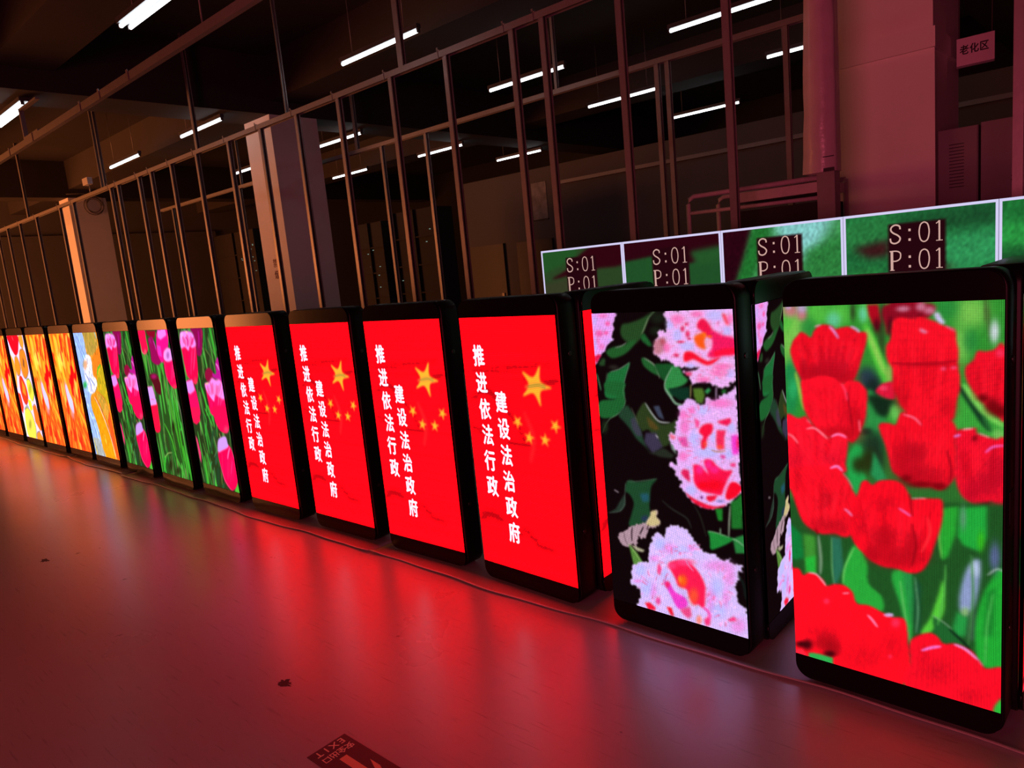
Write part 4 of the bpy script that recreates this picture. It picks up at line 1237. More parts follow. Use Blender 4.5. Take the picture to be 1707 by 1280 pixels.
S 246 150 215 3 0.55 9.9 886 1780 893 1762 897 1745
S 250 220 250 3 0.55 7.5 672 1500 693 1498 706 1496
S 246 150 215 3 0.55 7.5 634 1535 634 1542 638 1547
S 238 90 170 3 0.55 6.3 678 1494 695 1490 714 1485
S 244 120 196 3 0.55 7 618 1528 613 1532 616 1536
S 250 205 245 3 0.55 8.6 688 1496 701 1493 705 1493
S 214 200 250 3 0.55 12.3 593 1498 581 1495 574 1491
S 214 200 250 3 0.55 8.8 579 1507 569 1508 561 1508
S 246 150 215 3 0.55 12.6 684 1472 694 1466 707 1459
S 250 205 245 3 0.55 8.6 664 1509 678 1509 690 1510
S 238 90 170 3 0.55 12.4 566 1540 559 1543 554 1547
S 238 90 170 3 0.55 12.7 632 1485 636 1480 635 1477
S 250 205 245 3 0.55 10 579 1541 574 1548 562 1555
S 250 205 245 3 0.55 10.5 609 1487 607 1484 605 1480
S 246 150 215 3 0.55 8.6 664 1496 675 1494 691 1490
S 214 200 250 3 0.55 6.3 665 1525 677 1528 681 1532
S 238 90 170 3 0.55 11.8 546 1532 530 1537 517 1542
S 214 200 250 3 0.55 13.8 669 1510 679 1511 693 1512
S 246 150 215 3 0.55 12.3 600 1528 593 1535 583 1543
S 238 90 170 3 0.55 7.5 661 1474 666 1470 674 1464
S 250 205 245 3 0.55 8.8 569 1519 559 1522 542 1526
S 250 220 250 3 0.55 9.4 571 1511 564 1512 552 1513
S 246 150 215 3 0.55 11 637 1528 641 1535 645 1541
S 244 120 196 3 0.55 11.8 546 1510 537 1510 521 1512
S 214 200 250 3 0.55 9.2 666 1478 673 1473 680 1469
S 250 220 250 3 0.55 13.3 630 1525 632 1532 635 1538
S 214 200 250 3 0.55 13.8 656 1511 667 1513 682 1514
P 246 30 84 6 1 469 1648 506 1611 587 1590 651 1612 701 1667 726 1727 722 1795 711 1876 687 1877 670 1865 634 1874 602 1815 592 1784 532 1776 511 1724
B 250 74 142 0.8 592 1602 66 -15 -1 22
B 250 74 142 0.8 491 1648 31 -7 -1 23
S 216 170 225 4 1 7 599 1584 615 1614 649 1646
B 242 104 22 0.95 568 1732 30 -7 -2 40
B 246 86 52 0.95 640 1816 33 -8 -3 51
B 246 150 40 0.8 547 1726 14 -3 -1 23
P 218 190 238 5 1 525 1789 573 1794 590 1818 603 1889 614 1903 591 1886 569 1852 541 1819
P 236 64 212 6 1 426 1774 470 1774 504 1823 576 1845 591 1892 552 1931 509 1926 470 1855 442 1810
B 240 34 104 0.9 450 1785 19 -4 -1 23
P 236 76 142 7 1 533 1937 609 1898 617 1959 591 1983 556 1965
B 246 134 112 0.9 669 1972 18 -5 -1 28
P 246 54 132 6 1 705 1962 755 1908 745 1984 715 1998
S 240 100 200 6 1 23.1 705 1878 738 1896 747 1938
P 240 24 62 5 1 261 1964 302 1950 346 1977 338 1997 285 2000
P 236 22 52 5 1 432 1947 470 1942 485 1996 460 1998
B 240 62 160 0.9 369 1922 19 -5 -1 26
P 240 70 146 6 1 397 1647 413 1684 397 1734 378 1727 382 1674
P 240 54 132 5 1 867 1915 913 1880 928 1902 884 1921
S 20 30 26 6 1 16.1 955 1611 985 1651 996 1744
'''
PICS['pink_tulips'] = '''
S 70 120 50 3 1 33 35 7 12 124 6 394 3 629
S 62 170 56 3 1 20.5 750 9 670 207 595 364 601 485
S 90 120 50 3 1 18.4 546 365 542 487 472 629
S 66 190 60 3 1 25.2 902 10 943 162 962 322
S 60 180 60 3 1 22.5 995 10 1007 136 989 271
S 150 170 110 2 1 8.9 807 120 876 247 950 356
S 110 120 60 3 1 15.5 687 241 805 342 881 502
S 70 190 70 3 1 18.2 630 294 652 397 666 466
S 58 170 50 3 1 29.3 418 614 418 781 495 953 527 1083
S 70 200 60 3 1 26.6 433 736 477 893 450 1079
S 110 150 60 2 1 13.4 344 652 295 787 323 990
S 74 190 50 3 1 34.4 515 952 550 1072
S 70 190 60 3 1 29.4 421 997 501 1106 562 1207
S 60 180 60 3 1 26.5 502 992 603 1090 608 1160
S 60 170 56 3 1 21.5 351 1028 404 1158 292 1363
S 62 180 56 3 1 29.6 357 1179 333 1359 337 1573
S 80 130 50 3 1 19.1 250 1142 251 1366 275 1580
S 44 84 48 4 1 52.8 567 1251 479 1391 378 1569
S 40 90 50 3 1 28.8 632 1228 582 1373
S 74 140 50 3 1 32.9 197 1461 236 1692 198 1914 193 1987
S 66 190 60 3 1 30 255 1582 299 1739 273 1841
S 60 180 110 2 1 13.5 370 1677 289 1767
S 100 150 80 2 1 19.6 27 1797 51 1987
S 70 110 70 3 1 40.4 412 1753 331 1987
S 50 90 60 4 1 53 559 1551 469 1702
S 110 150 100 2 1 10.7 460 1614 575 1505
S 40 70 40 4 1 79.8 533 1739 433 1974
S 44 90 50 3 1 44.9 620 1932 558 2002
S 120 150 100 2 1 10.1 991 1242 1007 1386 1004 1557
P 152 12 84 4 1 378 4 694 5 657 164 591 294 516 339 446 314 464 209 434 69
S 190 14 140 4 1 33.9 586 35 574 121 534 234
S 220 60 70 3 1 10.3 683 9 662 121
P 250 10 80 4 1 57 61 141 34 246 30 400 52 435 122 457 200 436 341 402 517 351 634 266 699 200 657 74 608 36 484 30 331 14 205 3 178
S 255 120 190 7 0.4 13.8 30 262 3 426 -35 591
S 216 0 70 7 0.4 15.1 87 188 63 316 42 446
S 216 0 70 7 0.4 13.7 112 207 89 330 59 455
S 250 40 110 7 0.4 16.4 141 178 86 389 20 602
S 216 0 70 7 0.4 13.7 138 242 110 380 67 520
S 216 0 70 7 0.4 16.4 157 265 100 441 49 618
S 216 0 70 7 0.4 16.3 215 229 167 395 101 563
S 236 10 110 7 0.4 13.6 215 292 158 448 102 604
S 236 10 110 7 0.4 25.6 278 171 228 307 175 445
S 236 10 110 7 0.4 18.8 282 253 241 349 200 444
S 255 70 150 7 0.4 18.8 317 219 252 391 172 566
S 255 70 150 7 0.4 24.1 325 259 256 425 179 592
S 255 70 150 7 0.4 28 367 233 308 333 262 432
S 250 40 110 7 0.4 19.9 425 177 332 374 237 573
S 255 120 190 7 0.4 27.8 446 185 367 350 276 517
S 255 70 150 7 0.4 17.2 462 192 375 350 290 511
P 234 150 240 9 1 51 61 141 32 247 27 405 50 455 122 460 209 342 241 278 220 222 274 130 230 11 241
S 255 120 190 7 0.4 15.1 79 122 87 160 102 199
S 216 0 70 7 0.4 28.7 115 80 121 130 124 180
S 255 120 190 7 0.4 24.5 151 80 157 129 149 178
S 236 10 110 7 0.4 23.2 149 112 152 155 148 199
S 250 40 110 7 0.4 20.4 170 124 170 172 161 219
S 250 40 110 7 0.4 14.9 199 110 179 176 170 241
S 216 0 70 7 0.4 22.9 242 74 230 139 204 204
S 250 40 110 7 0.4 28.3 266 80 248 145 222 211
S 216 0 70 7 0.4 14.8 286 86 261 145 242 202
S 250 40 110 7 0.4 20.1 306 122 276 170 259 217
S 255 120 190 7 0.4 20.1 331 99 294 155 273 212
S 255 70 150 7 0.4 29.3 362 90 325 152 292 214
S 236 10 110 7 0.4 29.3 376 106 348 169 301 231
S 216 0 70 7 0.4 25.3 397 122 371 159 333 197
S 236 10 110 7 0.4 22.5 421 112 381 154 348 196
S 236 10 110 7 0.4 26.4 447 107 404 152 365 198
P 240 180 245 5 1 57 61 141 34 145 79 65 124
P 250 210 190 4 1 225 30 267 27 289 52 236 56
S 226 40 160 5 1 19 197 105 253 149 213 229
B 252 70 90 0.7 282 654 49 -1 -16 45
P 160 16 62 4 1 574 590 608 520 700 478 770 497 809 547 741 636 621 649
P 204 24 152 4 1 908 425 990 347 1008 456 1024 625 934 620 794 591 793 539 885 545
S 240 180 240 2 1 17.7 917 425 955 449 975 500
P 246 16 104 4 1 -1 670 186 640 222 710 259 833 256 1093 4 1110 -14 848
P 228 150 240 9 1 -1 670 190 640 220 773 147 803 53 835 -1 811
P 250 12 100 4 1 532 679 657 657 753 601 858 623 937 611 1010 668 998 838 1021 1040 600 1069 550 906 538 775
S 216 0 70 7 0.4 27.5 590 732 575 868 560 1005
S 216 0 70 7 0.4 17 614 723 618 811 612 901
S 250 40 110 7 0.4 15.6 654 736 638 853 620 972
S 236 10 110 7 0.4 24.7 686 738 659 870 632 1002
S 216 0 70 7 0.4 15.5 726 711 691 860 653 1009
S 216 0 70 7 0.4 25.8 758 701 724 838 683 976
S 216 0 70 7 0.4 14.2 770 780 752 839 739 897
S 250 40 110 7 0.4 19.2 813 699 784 789 757 879
S 236 10 110 7 0.4 12.8 841 738 807 821 779 904
S 255 120 190 7 0.4 19.1 872 763 832 872 779 984
S 255 120 190 7 0.4 19 914 706 876 807 822 908
S 250 40 110 7 0.4 24 938 710 897 797 848 886
S 255 120 190 7 0.4 21.4 979 687 923 815 852 945
S 255 70 150 7 0.4 20.1 1008 732 946 822 895 912
S 255 120 190 7 0.4 20 1032 732 975 807 922 883
S 250 40 110 7 0.4 19.9 1075 717 1013 821 937 925
P 236 150 238 10 1 532 679 657 657 753 601 858 623 937 611 1010 668 1001 846 863 828 776 807 710 888 631 840 557 774
S 236 10 110 7 0.4 22.3 591 696 598 748 611 800
S 236 10 110 7 0.4 15.7 595 718 607 761 619 803
S 236 10 110 7 0.4 13 633 696 640 754 637 812
S 236 10 110 7 0.4 16.9 688 655 683 736 664 819
S 216 0 70 7 0.4 27.2 710 669 709 731 693 795
S 255 120 190 7 0.4 27.1 721 691 718 751 701 811
S 236 10 110 7 0.4 24.5 755 659 735 728 721 796
S 255 120 190 7 0.4 15.4 784 680 759 740 746 800
S 255 120 190 7 0.4 16.7 807 678 771 761 748 844
S 250 40 110 7 0.4 20.4 846 675 815 745 784 816
S 250 40 110 7 0.4 28 866 692 824 766 794 841
S 236 10 110 7 0.4 25.4 897 689 867 745 831 801
S 255 120 190 7 0.4 21.5 937 653 901 728 850 805
S 255 70 150 7 0.4 13.9 952 670 912 739 864 809
S 255 70 150 7 0.4 18.9 982 648 941 708 892 769
S 255 70 150 7 0.4 13.8 1002 703 958 761 905 819
S 250 200 170 3 1 21 551 683 634 666
S 244 160 240 4 1 26.1 621 815 713 879
P 248 24 86 4 1 -8 1006 261 989 220 1171 98 1225 13 1205 -2 1133
P 250 14 88 4 1 617 967 1028 942 1020 1129 963 1244 862 1270 740 1246 657 1156 642 1088
B 250 80 120 0.7 915 1222 56 -4 -14 44
P 236 64 122 3 1 5 1369 49 1420 87 1599 47 1740 18 1679
P 250 8 88 4 1 605 1502 669 1452 836 1402 938 1427 984 1508 1016 1684 1010 1814 955 1924 822 1998 722 1963 638 1877 612 1730 580 1602
S 216 0 70 7 0.4 18.4 615 1616 591 1783 560 1951
S 216 0 70 7 0.4 14.4 671 1548 652 1680 630 1813
S 255 70 150 7 0.4 18.3 694 1536 658 1691 634 1845
S 216 0 70 7 0.4 13.1 703 1619 666 1774 632 1930
S 236 10 110 7 0.4 13 733 1597 696 1729 671 1859
S 236 10 110 7 0.4 23.4 762 1590 722 1740 681 1890
S 236 10 110 7 0.4 23.2 812 1518 776 1663 727 1810
S 250 40 110 7 0.4 15.5 814 1623 771 1734 742 1844
S 255 70 150 7 0.4 14.1 851 1551 803 1706 744 1864
S 250 40 110 7 0.4 21.8 882 1562 838 1694 782 1829
S 250 40 110 7 0.4 12.8 898 1571 849 1711 787 1853
S 255 70 150 7 0.4 14 946 1553 882 1721 803 1894
S 255 120 190 7 0.4 20.4 949 1603 902 1690 858 1778
S 236 10 110 7 0.4 27.9 991 1535 916 1697 844 1858
S 250 40 110 7 0.4 19 994 1599 929 1730 861 1862
S 250 40 110 7 0.4 13.9 1041 1561 956 1718 883 1874
P 222 164 246 8 1 629 1403 706 1344 866 1313 894 1396 898 1439 729 1499 595 1530
S 240 112 190 4 1 28 933 1444 871 1519 828 1593
S 246 130 170 3 1 9.3 587 1636 617 1774 669 1900 804 1996
S 250 120 170 3 1 8.9 970 1441 1012 1642 1000 1815
S 246 180 120 3 1 13 708 1283 726 1342
P 90 200 60 3 1 878 1995 983 1895 1004 1995
'''
PICS['tulip_stems'] = '''
S 70 180 50 3 1 29 26 338 51 481 91 641
S 66 190 50 3 1 25.6 213 337 247 460 265 566
S 70 180 50 3 1 30.4 571 438 538 560 512 665
S 140 150 80 2 1 13.5 606 28 625 130
S 110 140 60 2 1 19.4 602 515 631 645 574 822
S 66 150 46 3 1 31.1 361 458 350 555
S 150 160 100 2 1 11.1 617 628 582 804 584 999
S 60 170 60 3 1 33.1 746 728 756 903 770 1069
S 120 140 80 2 1 19.1 900 766 954 937 987 1057
S 60 140 50 3 1 28.7 372 874 341 1093
S 80 160 60 3 1 22.5 617 873 592 1079
S 70 180 40 3 1 41.9 706 934 712 1120 736 1315 782 1565
S 66 190 40 3 1 41.4 837 928 849 1200 837 1433 837 1742
S 80 190 50 3 1 35 378 1276 522 1458 577 1638 617 1857
S 66 150 60 3 1 34.6 363 958 353 1232 315 1418
S 90 130 60 3 1 29.5 302 1345 296 1513 250 1667
S 60 200 60 3 1 27.7 908 1161 928 1266 879 1332
S 110 190 80 2 1 15 125 1433 108 1623 110 1775
S 70 170 60 3 1 36.5 1 1499 24 1706 15 1880
S 70 190 50 3 1 47.9 878 1538 882 1738 865 1988
S 66 190 50 3 1 42.1 964 1639 975 1820 968 1995
S 60 190 50 3 1 51.2 244 1734 147 1848 76 1980
S 170 200 110 2 1 13.6 194 1767 316 1699 475 1670
S 80 180 60 3 1 35 561 1676 670 1833 779 1989
S 60 130 50 3 1 23.7 450 1780 408 1983
B 40 30 14 0.8 345 1865 70 -7 -38 89
B 40 30 14 0.8 568 1918 69 -7 -24 59
B 40 30 14 0.8 654 1302 44 -3 -32 74
S 130 130 110 2 1 21.8 963 931 995 1103 1011 1420
P 150 10 40 4 1 280 7 614 11 549 104 338 76
P 242 20 82 4 1 8 -5 244 -2 245 128 251 258 152 320 59 320 17 215
S 240 140 150 3 1 14.4 -24 153 25 294 106 320
B 240 120 120 0.7 141 293 46 0 -17 35
P 166 12 92 4 1 322 111 468 86 517 172 603 368 615 437 470 465 313 415 322 301 315 171
S 220 80 200 3 1 22 489 137 516 197 529 266
S 190 20 130 3 1 27.8 367 111 402 180
P 244 20 150 4 1 683 4 993 0 1019 49 933 231 826 256 681 436 571 343 564 214
P 234 140 240 9 1 683 4 941 -1 950 73 733 130 651 96
P 230 60 210 8 1 582 197 695 214 694 359 575 334
S 240 140 90 2 1 10.4 1013 25 983 131
P 250 12 92 4 1 764 299 812 265 922 231 1030 272 1017 398 1014 549 1007 737 900 766 780 701 707 573 719 401
S 255 120 190 7 0.4 13.6 760 414 732 544 691 676
S 216 0 70 7 0.4 14.8 812 355 784 458 762 561
S 216 0 70 7 0.4 13.5 829 371 807 469 776 567
S 250 40 110 7 0.4 16.1 856 347 801 515 737 686
S 216 0 70 7 0.4 13.5 850 399 823 508 779 620
S 216 0 70 7 0.4 16.1 866 416 809 556 759 699
S 216 0 70 7 0.4 16 914 389 867 520 806 655
S 236 10 110 7 0.4 13.4 911 439 855 562 805 687
S 236 10 110 7 0.4 25.2 968 342 921 450 871 560
S 236 10 110 7 0.4 18.6 969 408 930 483 892 560
S 255 70 150 7 0.4 18.6 999 381 940 518 863 657
S 255 70 150 7 0.4 23.9 1002 412 941 544 868 679
S 255 70 150 7 0.4 27.7 1040 392 986 471 943 550
S 250 40 110 7 0.4 19.7 1088 347 1005 503 917 663
S 255 120 190 7 0.4 27.5 1108 353 1036 484 951 618
S 255 70 150 7 0.4 17 1121 358 1040 485 964 613
P 236 166 240 8 1 764 299 812 265 922 231 1030 272 1014 381 883 416 780 409 734 367
B 190 90 190 0.8 888 331 42 0 -18 42
B 252 80 90 0.7 933 739 51 -1 -11 26
P 96 16 30 4 1 147 622 276 592 428 606 480 737 418 873 278 833 227 745
B 190 24 112 0.9 293 627 100 -2 -16 36
S 210 90 110 2 1 11.3 438 632 488 719
P 250 20 80 4 1 -23 781 172 765 210 881 224 1099 -39 1113 -18 918
P 226 170 240 8 1 -25 785 176 765 210 890 224 999 25 1027 -18 918
P 250 20 70 4 1 -15 976 224 965 232 1147 194 1381 35 1425 -16 1330 -23 1143
P 228 170 240 6 1 -18 958 232 946 221 1020 -2 1049
'''
PICS['pale_flower'] = '''
P 238 160 34 0 1 -292 -276 1745 -233 1440 2229 -1608 2582
P 176 206 244 6 1 -35 -12 394 0 434 331 586 398 540 671 652 787 502 930 275 1010 208 1207 314 1465 461 1950 416 2043 -312 2116 -145 1029 -72 424
P 232 230 240 5 1 345 367 572 381 535 654 631 720 634 822 478 931 269 975 197 838 161 629
S 120 150 205 3 1 17.3 133 41 235 213 366 418
S 120 150 205 3 1 17.5 17 75 210 351 264 523
S 130 150 215 3 1 23.3 200 646 359 797 335 937
S 130 150 215 3 1 23 357 711 531 826
S 110 150 220 3 1 35.6 91 1231 157 1476 212 1650
S 240 240 250 2 1 23.8 5 1022 103 1301 252 1665 388 1956
P 205 165 70 6 1 418 0 970 -4 983 194 802 378 580 364 458 331
S 150 120 60 2 1 14 531 9 542 212 543 347
S 180 160 60 2 1 13.8 669 10 675 178 644 329
S 170 170 40 2 1 22 760 11 826 194
S 160 200 220 2 1 27.1 926 -4 966 95
P 238 140 36 6 1 641 380 1027 194 1101 490 808 546 662 702 572 653
P 214 184 34 5 1 772 547 1123 489 1050 975 934 1218 819 1070 591 910
S 88 200 40 3 1 30.7 712 666 800 563 944 496
B 46 190 90 0.95 98 841 78 -2 -27 53
B 226 170 110 0.8 273 505 95 -1 -36 70
P 246 172 22 4 1 226 1153 398 1091 573 1204 731 1436 855 2017 419 1989 334 1499
S 250 232 222 2 1 25.9 410 1021 573 1204 784 1606 864 1998
S 196 60 34 2 1 20.1 452 985 690 1335 834 1688 933 1992
P 220 170 60 5 1 517 947 807 1003 951 1183 804 1397 678 1267
P 250 98 36 4 1 956 1199 993 2003 895 1978 795 1398
S 220 110 40 2 1 17 619 926 873 1051 948 1217
P 186 190 190 6 1 20 1701 273 1717 443 1987 34 2008
S 240 220 60 3 1 30.1 26 1737 84 2003
S 250 230 90 3 1 28.8 550 1624 565 1781
'''
PICS['fruit_slices'] = '''
P 236 226 240 0 1 -448 -284 1827 -205 1492 2289 -3355 2689
P 246 18 38 2 1 39 -10 693 6 619 203 506 327 332 382 175 292 75 163
S 230 200 210 1 1 11.4 325 12 376 90
P 242 176 60 2 1 729 7 963 5 971 147 870 260 750 205 708 112
S 110 70 70 1 1 14 708 36 745 174 865 268
P 242 190 60 2 1 -29 339 145 487 172 688 25 1021 -64 1023 -83 724
P 246 150 40 2 1 646 281 845 260 944 346 959 569 877 716 666 819 540 719 532 488
S 120 90 100 1 1 14.5 608 312 816 264 929 331 959 552 904 699 670 822 513 719 510 488 608 312
P 170 100 50 4 1 736 408 800 488 731 634 650 569
P 246 160 40 2 1 248 422 413 423 487 570 402 720 254 772 172 688 165 553
S 140 80 90 1 1 12 237 422 397 406 487 570 407 720 246 776 149 688 237 422
P 240 70 30 2 1 287 806 434 796 583 992 570 1204 390 1337 246 1250 200 1017
P 250 160 40 4 1 393 857 526 993 468 1171 314 1104
S 200 30 60 1 1 18.7 287 806 434 796 583 992 570 1204 390 1337 246 1250 200 1017 287 806
P 232 228 80 2 1 699 852 852 825 962 950 982 1121 829 1258 683 1183 655 1007
S 120 130 60 1 1 15.3 699 852 852 825 962 950 982 1121 829 1258
B 210 200 40 0.8 810 1021 76 -1 -54 88
P 240 74 44 2 1 -39 1113 143 1144 176 1401 56 1538 -13 1465
P 244 232 60 2 1 547 1223 723 1253 718 1416 568 1459 535 1332
P 242 228 90 2 1 216 1455 435 1400 626 1550 689 1775 558 1999 125 1987 97 1749
S 130 130 90 1 1 16.8 216 1455 435 1400 626 1550 689 1775 576 1998
B 190 180 60 0.9 369 1734 71 -3 -49 80
P 246 130 40 2 1 751 1360 930 1317 1024 1532 1042 1793 916 1820 730 1658
S 150 90 90 1 1 12.8 751 1360 930 1317 1024 1532 1042 1793
P 244 160 50 2 1 678 1892 876 1841 1046 1986 1013 2047 636 2013
S 130 70 80 1 1 13.8 618 1995 719 1870 907 1836
P 224 230 120 2 1 -62 1582 31 1714 13 1974 -113 1982
S 150 150 150 1 1 16.7 210 1437 401 1364 499 1388
'''



def lin(c):
    c = np.asarray(c, float)
    return np.where(c <= 0.04045, c / 12.92, ((c + 0.055) / 1.055) ** 2.4)


def catmull(P, closed, n=5):
    P = np.asarray(P, float)
    m = len(P)
    out = []
    for i in range(m if closed else m - 1):
        if closed:
            a, b, c, d = P[(i - 1) % m], P[i], P[(i + 1) % m], P[(i + 2) % m]
        else:
            a, b, c, d = P[max(i - 1, 0)], P[i], P[i + 1], P[min(i + 2, m - 1)]
        for t in np.arange(n) / n:
            out.append(0.5 * (2 * b + (c - a) * t + (2 * a - 5 * b + 4 * c - d) * t ** 2 + (3 * b - a - 3 * c + d) * t ** 3))
    if not closed: out.append(P[-1])
    return np.array(out)


class Canvas:
    def __init__(self, W, H, ss, height=2000):
        self.W, self.H, self.ss = W, H, ss
        self.w, self.h = W * ss, H * ss
        self.k = self.w / 1000.0
        self.a = np.zeros((self.h, self.w, 3))
        self.rng = np.random.RandomState(3)

    def window(self, P, pad):
        x0 = int(max(0, math.floor(P[:, 0].min() - pad))); x1 = int(min(self.w, math.ceil(P[:, 0].max() + pad) + 1))
        y0 = int(max(0, math.floor(P[:, 1].min() - pad))); y1 = int(min(self.h, math.ceil(P[:, 1].max() + pad) + 1))
        return x0, x1, y0, y1

    def blend(self, win, mask, col, al):
        x0, x1, y0, y1 = win
        mk = (mask * al)[..., None]
        self.a[y0:y1, x0:x1] = self.a[y0:y1, x0:x1] * (1 - mk) + np.array(col) * mk

    @staticmethod
    def blur(m, s):
        if s < 0.4: return m
        r = int(3 * s) + 1
        g = np.exp(-0.5 * (np.arange(-r, r + 1) / s) ** 2); g /= g.sum()
        m = np.apply_along_axis(lambda v: np.convolve(np.pad(v, r, mode='edge'), g, 'valid'), 0, m)
        return np.apply_along_axis(lambda v: np.convolve(np.pad(v, r, mode='edge'), g, 'valid'), 1, m)

    def poly(self, P, col, soft, al, fringe=False):
        P = np.asarray(P, float)
        if len(P) > 6 or fringe: Q = catmull(P, True, 4)
        else: Q = P
        if fringe:
            d = np.roll(Q, -1, 0) - Q
            seg = np.hypot(d[:, 0], d[:, 1])
            pts = []
            for i in range(len(Q)):
                n = max(1, int(seg[i] / 9))
                nrm = np.array([d[i, 1], -d[i, 0]]) / max(seg[i], 1e-6)
                for t in range(n):
                    pts.append(Q[i] + d[i] * t / n + nrm * self.rng.uniform(-9, 9))
            Q = np.array(pts)
        Q = Q * self.k
        s = soft * self.k
        win = self.window(Q, 3 * s + 2)
        x0, x1, y0, y1 = win
        if x1 <= x0 or y1 <= y0: return
        X = np.arange(x0, x1) + 0.5
        m = np.zeros((y1 - y0, x1 - x0), bool)
        A = Q; B = np.roll(Q, -1, 0)
        for r in range(y1 - y0):
            y = y0 + r + 0.5
            c = (A[:, 1] <= y) != (B[:, 1] <= y)
            if c.any():
                xs = A[c, 0] + (y - A[c, 1]) / (B[c, 1] - A[c, 1]) * (B[c, 0] - A[c, 0])
                m[r] = ((X[None, :] > np.sort(xs)[:, None]).sum(0) % 2).astype(bool)
        self.blend(win, self.blur(m.astype(float), s), col, al)

    def stroke(self, P, w, col, soft, al):
        Q = catmull(P, False, 5) * self.k
        s = max(soft * self.k, 0.7)
        rad = w * self.k / 2
        win = self.window(Q, rad + 3 * s + 2)
        x0, x1, y0, y1 = win
        if x1 <= x0 or y1 <= y0: return
        X, Y = np.meshgrid(np.arange(x0, x1) + 0.5, np.arange(y0, y1) + 0.5)
        best = np.full(X.shape, 1e9)
        n = len(Q)
        for i in range(n - 1):
            a, b = Q[i], Q[i + 1]
            d = b - a
            L = max(d @ d, 1e-9)
            t = np.clip(((X - a[0]) * d[0] + (Y - a[1]) * d[1]) / L, 0, 1)
            u = (i + t) / (n - 1)
            taper = rad * (1 - 0.55 * np.abs(2 * u - 1) ** 3)
            best = np.minimum(best, np.hypot(X - a[0] - t * d[0], Y - a[1] - t * d[1]) - taper)
        self.blend(win, np.clip(0.5 - best / (2 * s), 0, 1), col, al)

    def blob(self, v, col, al):
        c = np.array(v[:2]) * self.k; e1 = np.array(v[2:4]) * self.k; e2 = np.array(v[4:6]) * self.k
        ext = np.array([[c[0] + i * (abs(e1[0]) + abs(e2[0])) * 2, c[1] + j * (abs(e1[1]) + abs(e2[1])) * 2] for i in (-1, 1) for j in (-1, 1)])
        win = self.window(ext, 1)
        x0, x1, y0, y1 = win
        if x1 <= x0 or y1 <= y0: return
        X, Y = np.meshgrid(np.arange(x0, x1) + 0.5 - c[0], np.arange(y0, y1) + 0.5 - c[1])
        det = e1[0] * e2[1] - e1[1] * e2[0]
        if abs(det) < 1e-6: return
        p = (X * e2[1] - Y * e2[0]) / det
        q = (e1[0] * Y - e1[1] * X) / det
        self.blend(win, np.exp(-(p * p + q * q) ** 1.5 * 0.8), col, al)

    def run(self, text):
        for ln in text.strip().splitlines():
            t = ln.split()
            col = [int(x) / 255 for x in t[1:4]]
            v = [float(x) for x in t[4:]]
            if t[0] in 'PJ': self.poly(np.array(v[2:]).reshape(-1, 2), col, v[0], v[1], t[0] == 'J')
            elif t[0] == 'S': self.stroke(np.array(v[3:]).reshape(-1, 2), v[2], col, v[0], v[1])
            else: self.blob(v[1:], col, v[0])
        return self

    def grain(self, amt, sx=1, sy=1):
        g = self.rng.normal(0, amt, (self.h // sy + 1, self.w // sx + 1, 1))
        g = np.repeat(np.repeat(g, sy, 0), sx, 1)[:self.h, :self.w]
        self.a = np.clip(self.a * (1 + g), 0, 1)
        return self

    def pixels(self):
        return self.a.reshape(self.H, self.ss, self.W, self.ss, 3).mean((1, 3))


def light_levels(srgb, gain):
    L = lin(np.clip(srgb, 0, 1))
    return L + gain * np.clip((L - 0.70) / 0.25, 0, 1) ** 1.5


def panel_mesh(name, img, w, h, gain, thick=0.012):
    """a grid of LED pixels; faces -y; origin at its lower left; img rows run from the top"""
    H, W = img.shape[:2]
    pad = np.pad(img, ((1, 1), (1, 1), (0, 0)), mode='edge')
    vc = (pad[:-1, :-1] + pad[1:, :-1] + pad[:-1, 1:] + pad[1:, 1:]) / 4
    vc = light_levels(vc, gain)
    xs = np.linspace(0, w, W + 1); zs = np.linspace(h, 0, H + 1)
    X, Z = np.meshgrid(xs, zs)
    co = np.stack([X, np.zeros_like(X), Z], -1).reshape(-1, 3)
    idx = np.arange((H + 1) * (W + 1)).reshape(H + 1, W + 1)
    q = np.stack([idx[1:, :-1], idx[1:, 1:], idx[:-1, 1:], idx[:-1, :-1]], -1).reshape(-1, 4)
    base = len(co)
    back = np.array([(0, 0, 0), (w, 0, 0), (w, 0, h), (0, 0, h), (0, thick, 0), (w, thick, 0), (w, thick, h), (0, thick, h)], float)
    co = np.vstack([co, back])
    sides = np.array([(0, 4, 5, 1), (1, 5, 6, 2), (2, 6, 7, 3), (3, 7, 4, 0)]) + base
    me = bpy.data.meshes.new(name)
    nq = len(q) + 4
    me.vertices.add(len(co)); me.vertices.foreach_set('co', co.ravel())
    me.loops.add(nq * 4); me.loops.foreach_set('vertex_index', np.vstack([q, sides]).ravel())
    me.polygons.add(nq)
    me.polygons.foreach_set('loop_start', np.arange(nq) * 4)
    me.polygons.foreach_set('loop_total', np.full(nq, 4))
    me.update()
    at = me.attributes.new('pixel', 'FLOAT_COLOR', 'POINT')
    colr = np.ones((len(co), 4)); colr[:base, :3] = vc.reshape(-1, 3); colr[base:, :3] = 0.0
    at.data.foreach_set('color', colr.ravel().astype(np.float32))
    me.update()
    return me


def star(cx, cy, r, ang):
    return [(cx + r * (1 if i % 2 == 0 else 0.40) * math.sin(ang + i * math.pi / 5), cy - r * (1 if i % 2 == 0 else 0.40) * math.cos(ang + i * math.pi / 5)) for i in range(10)]


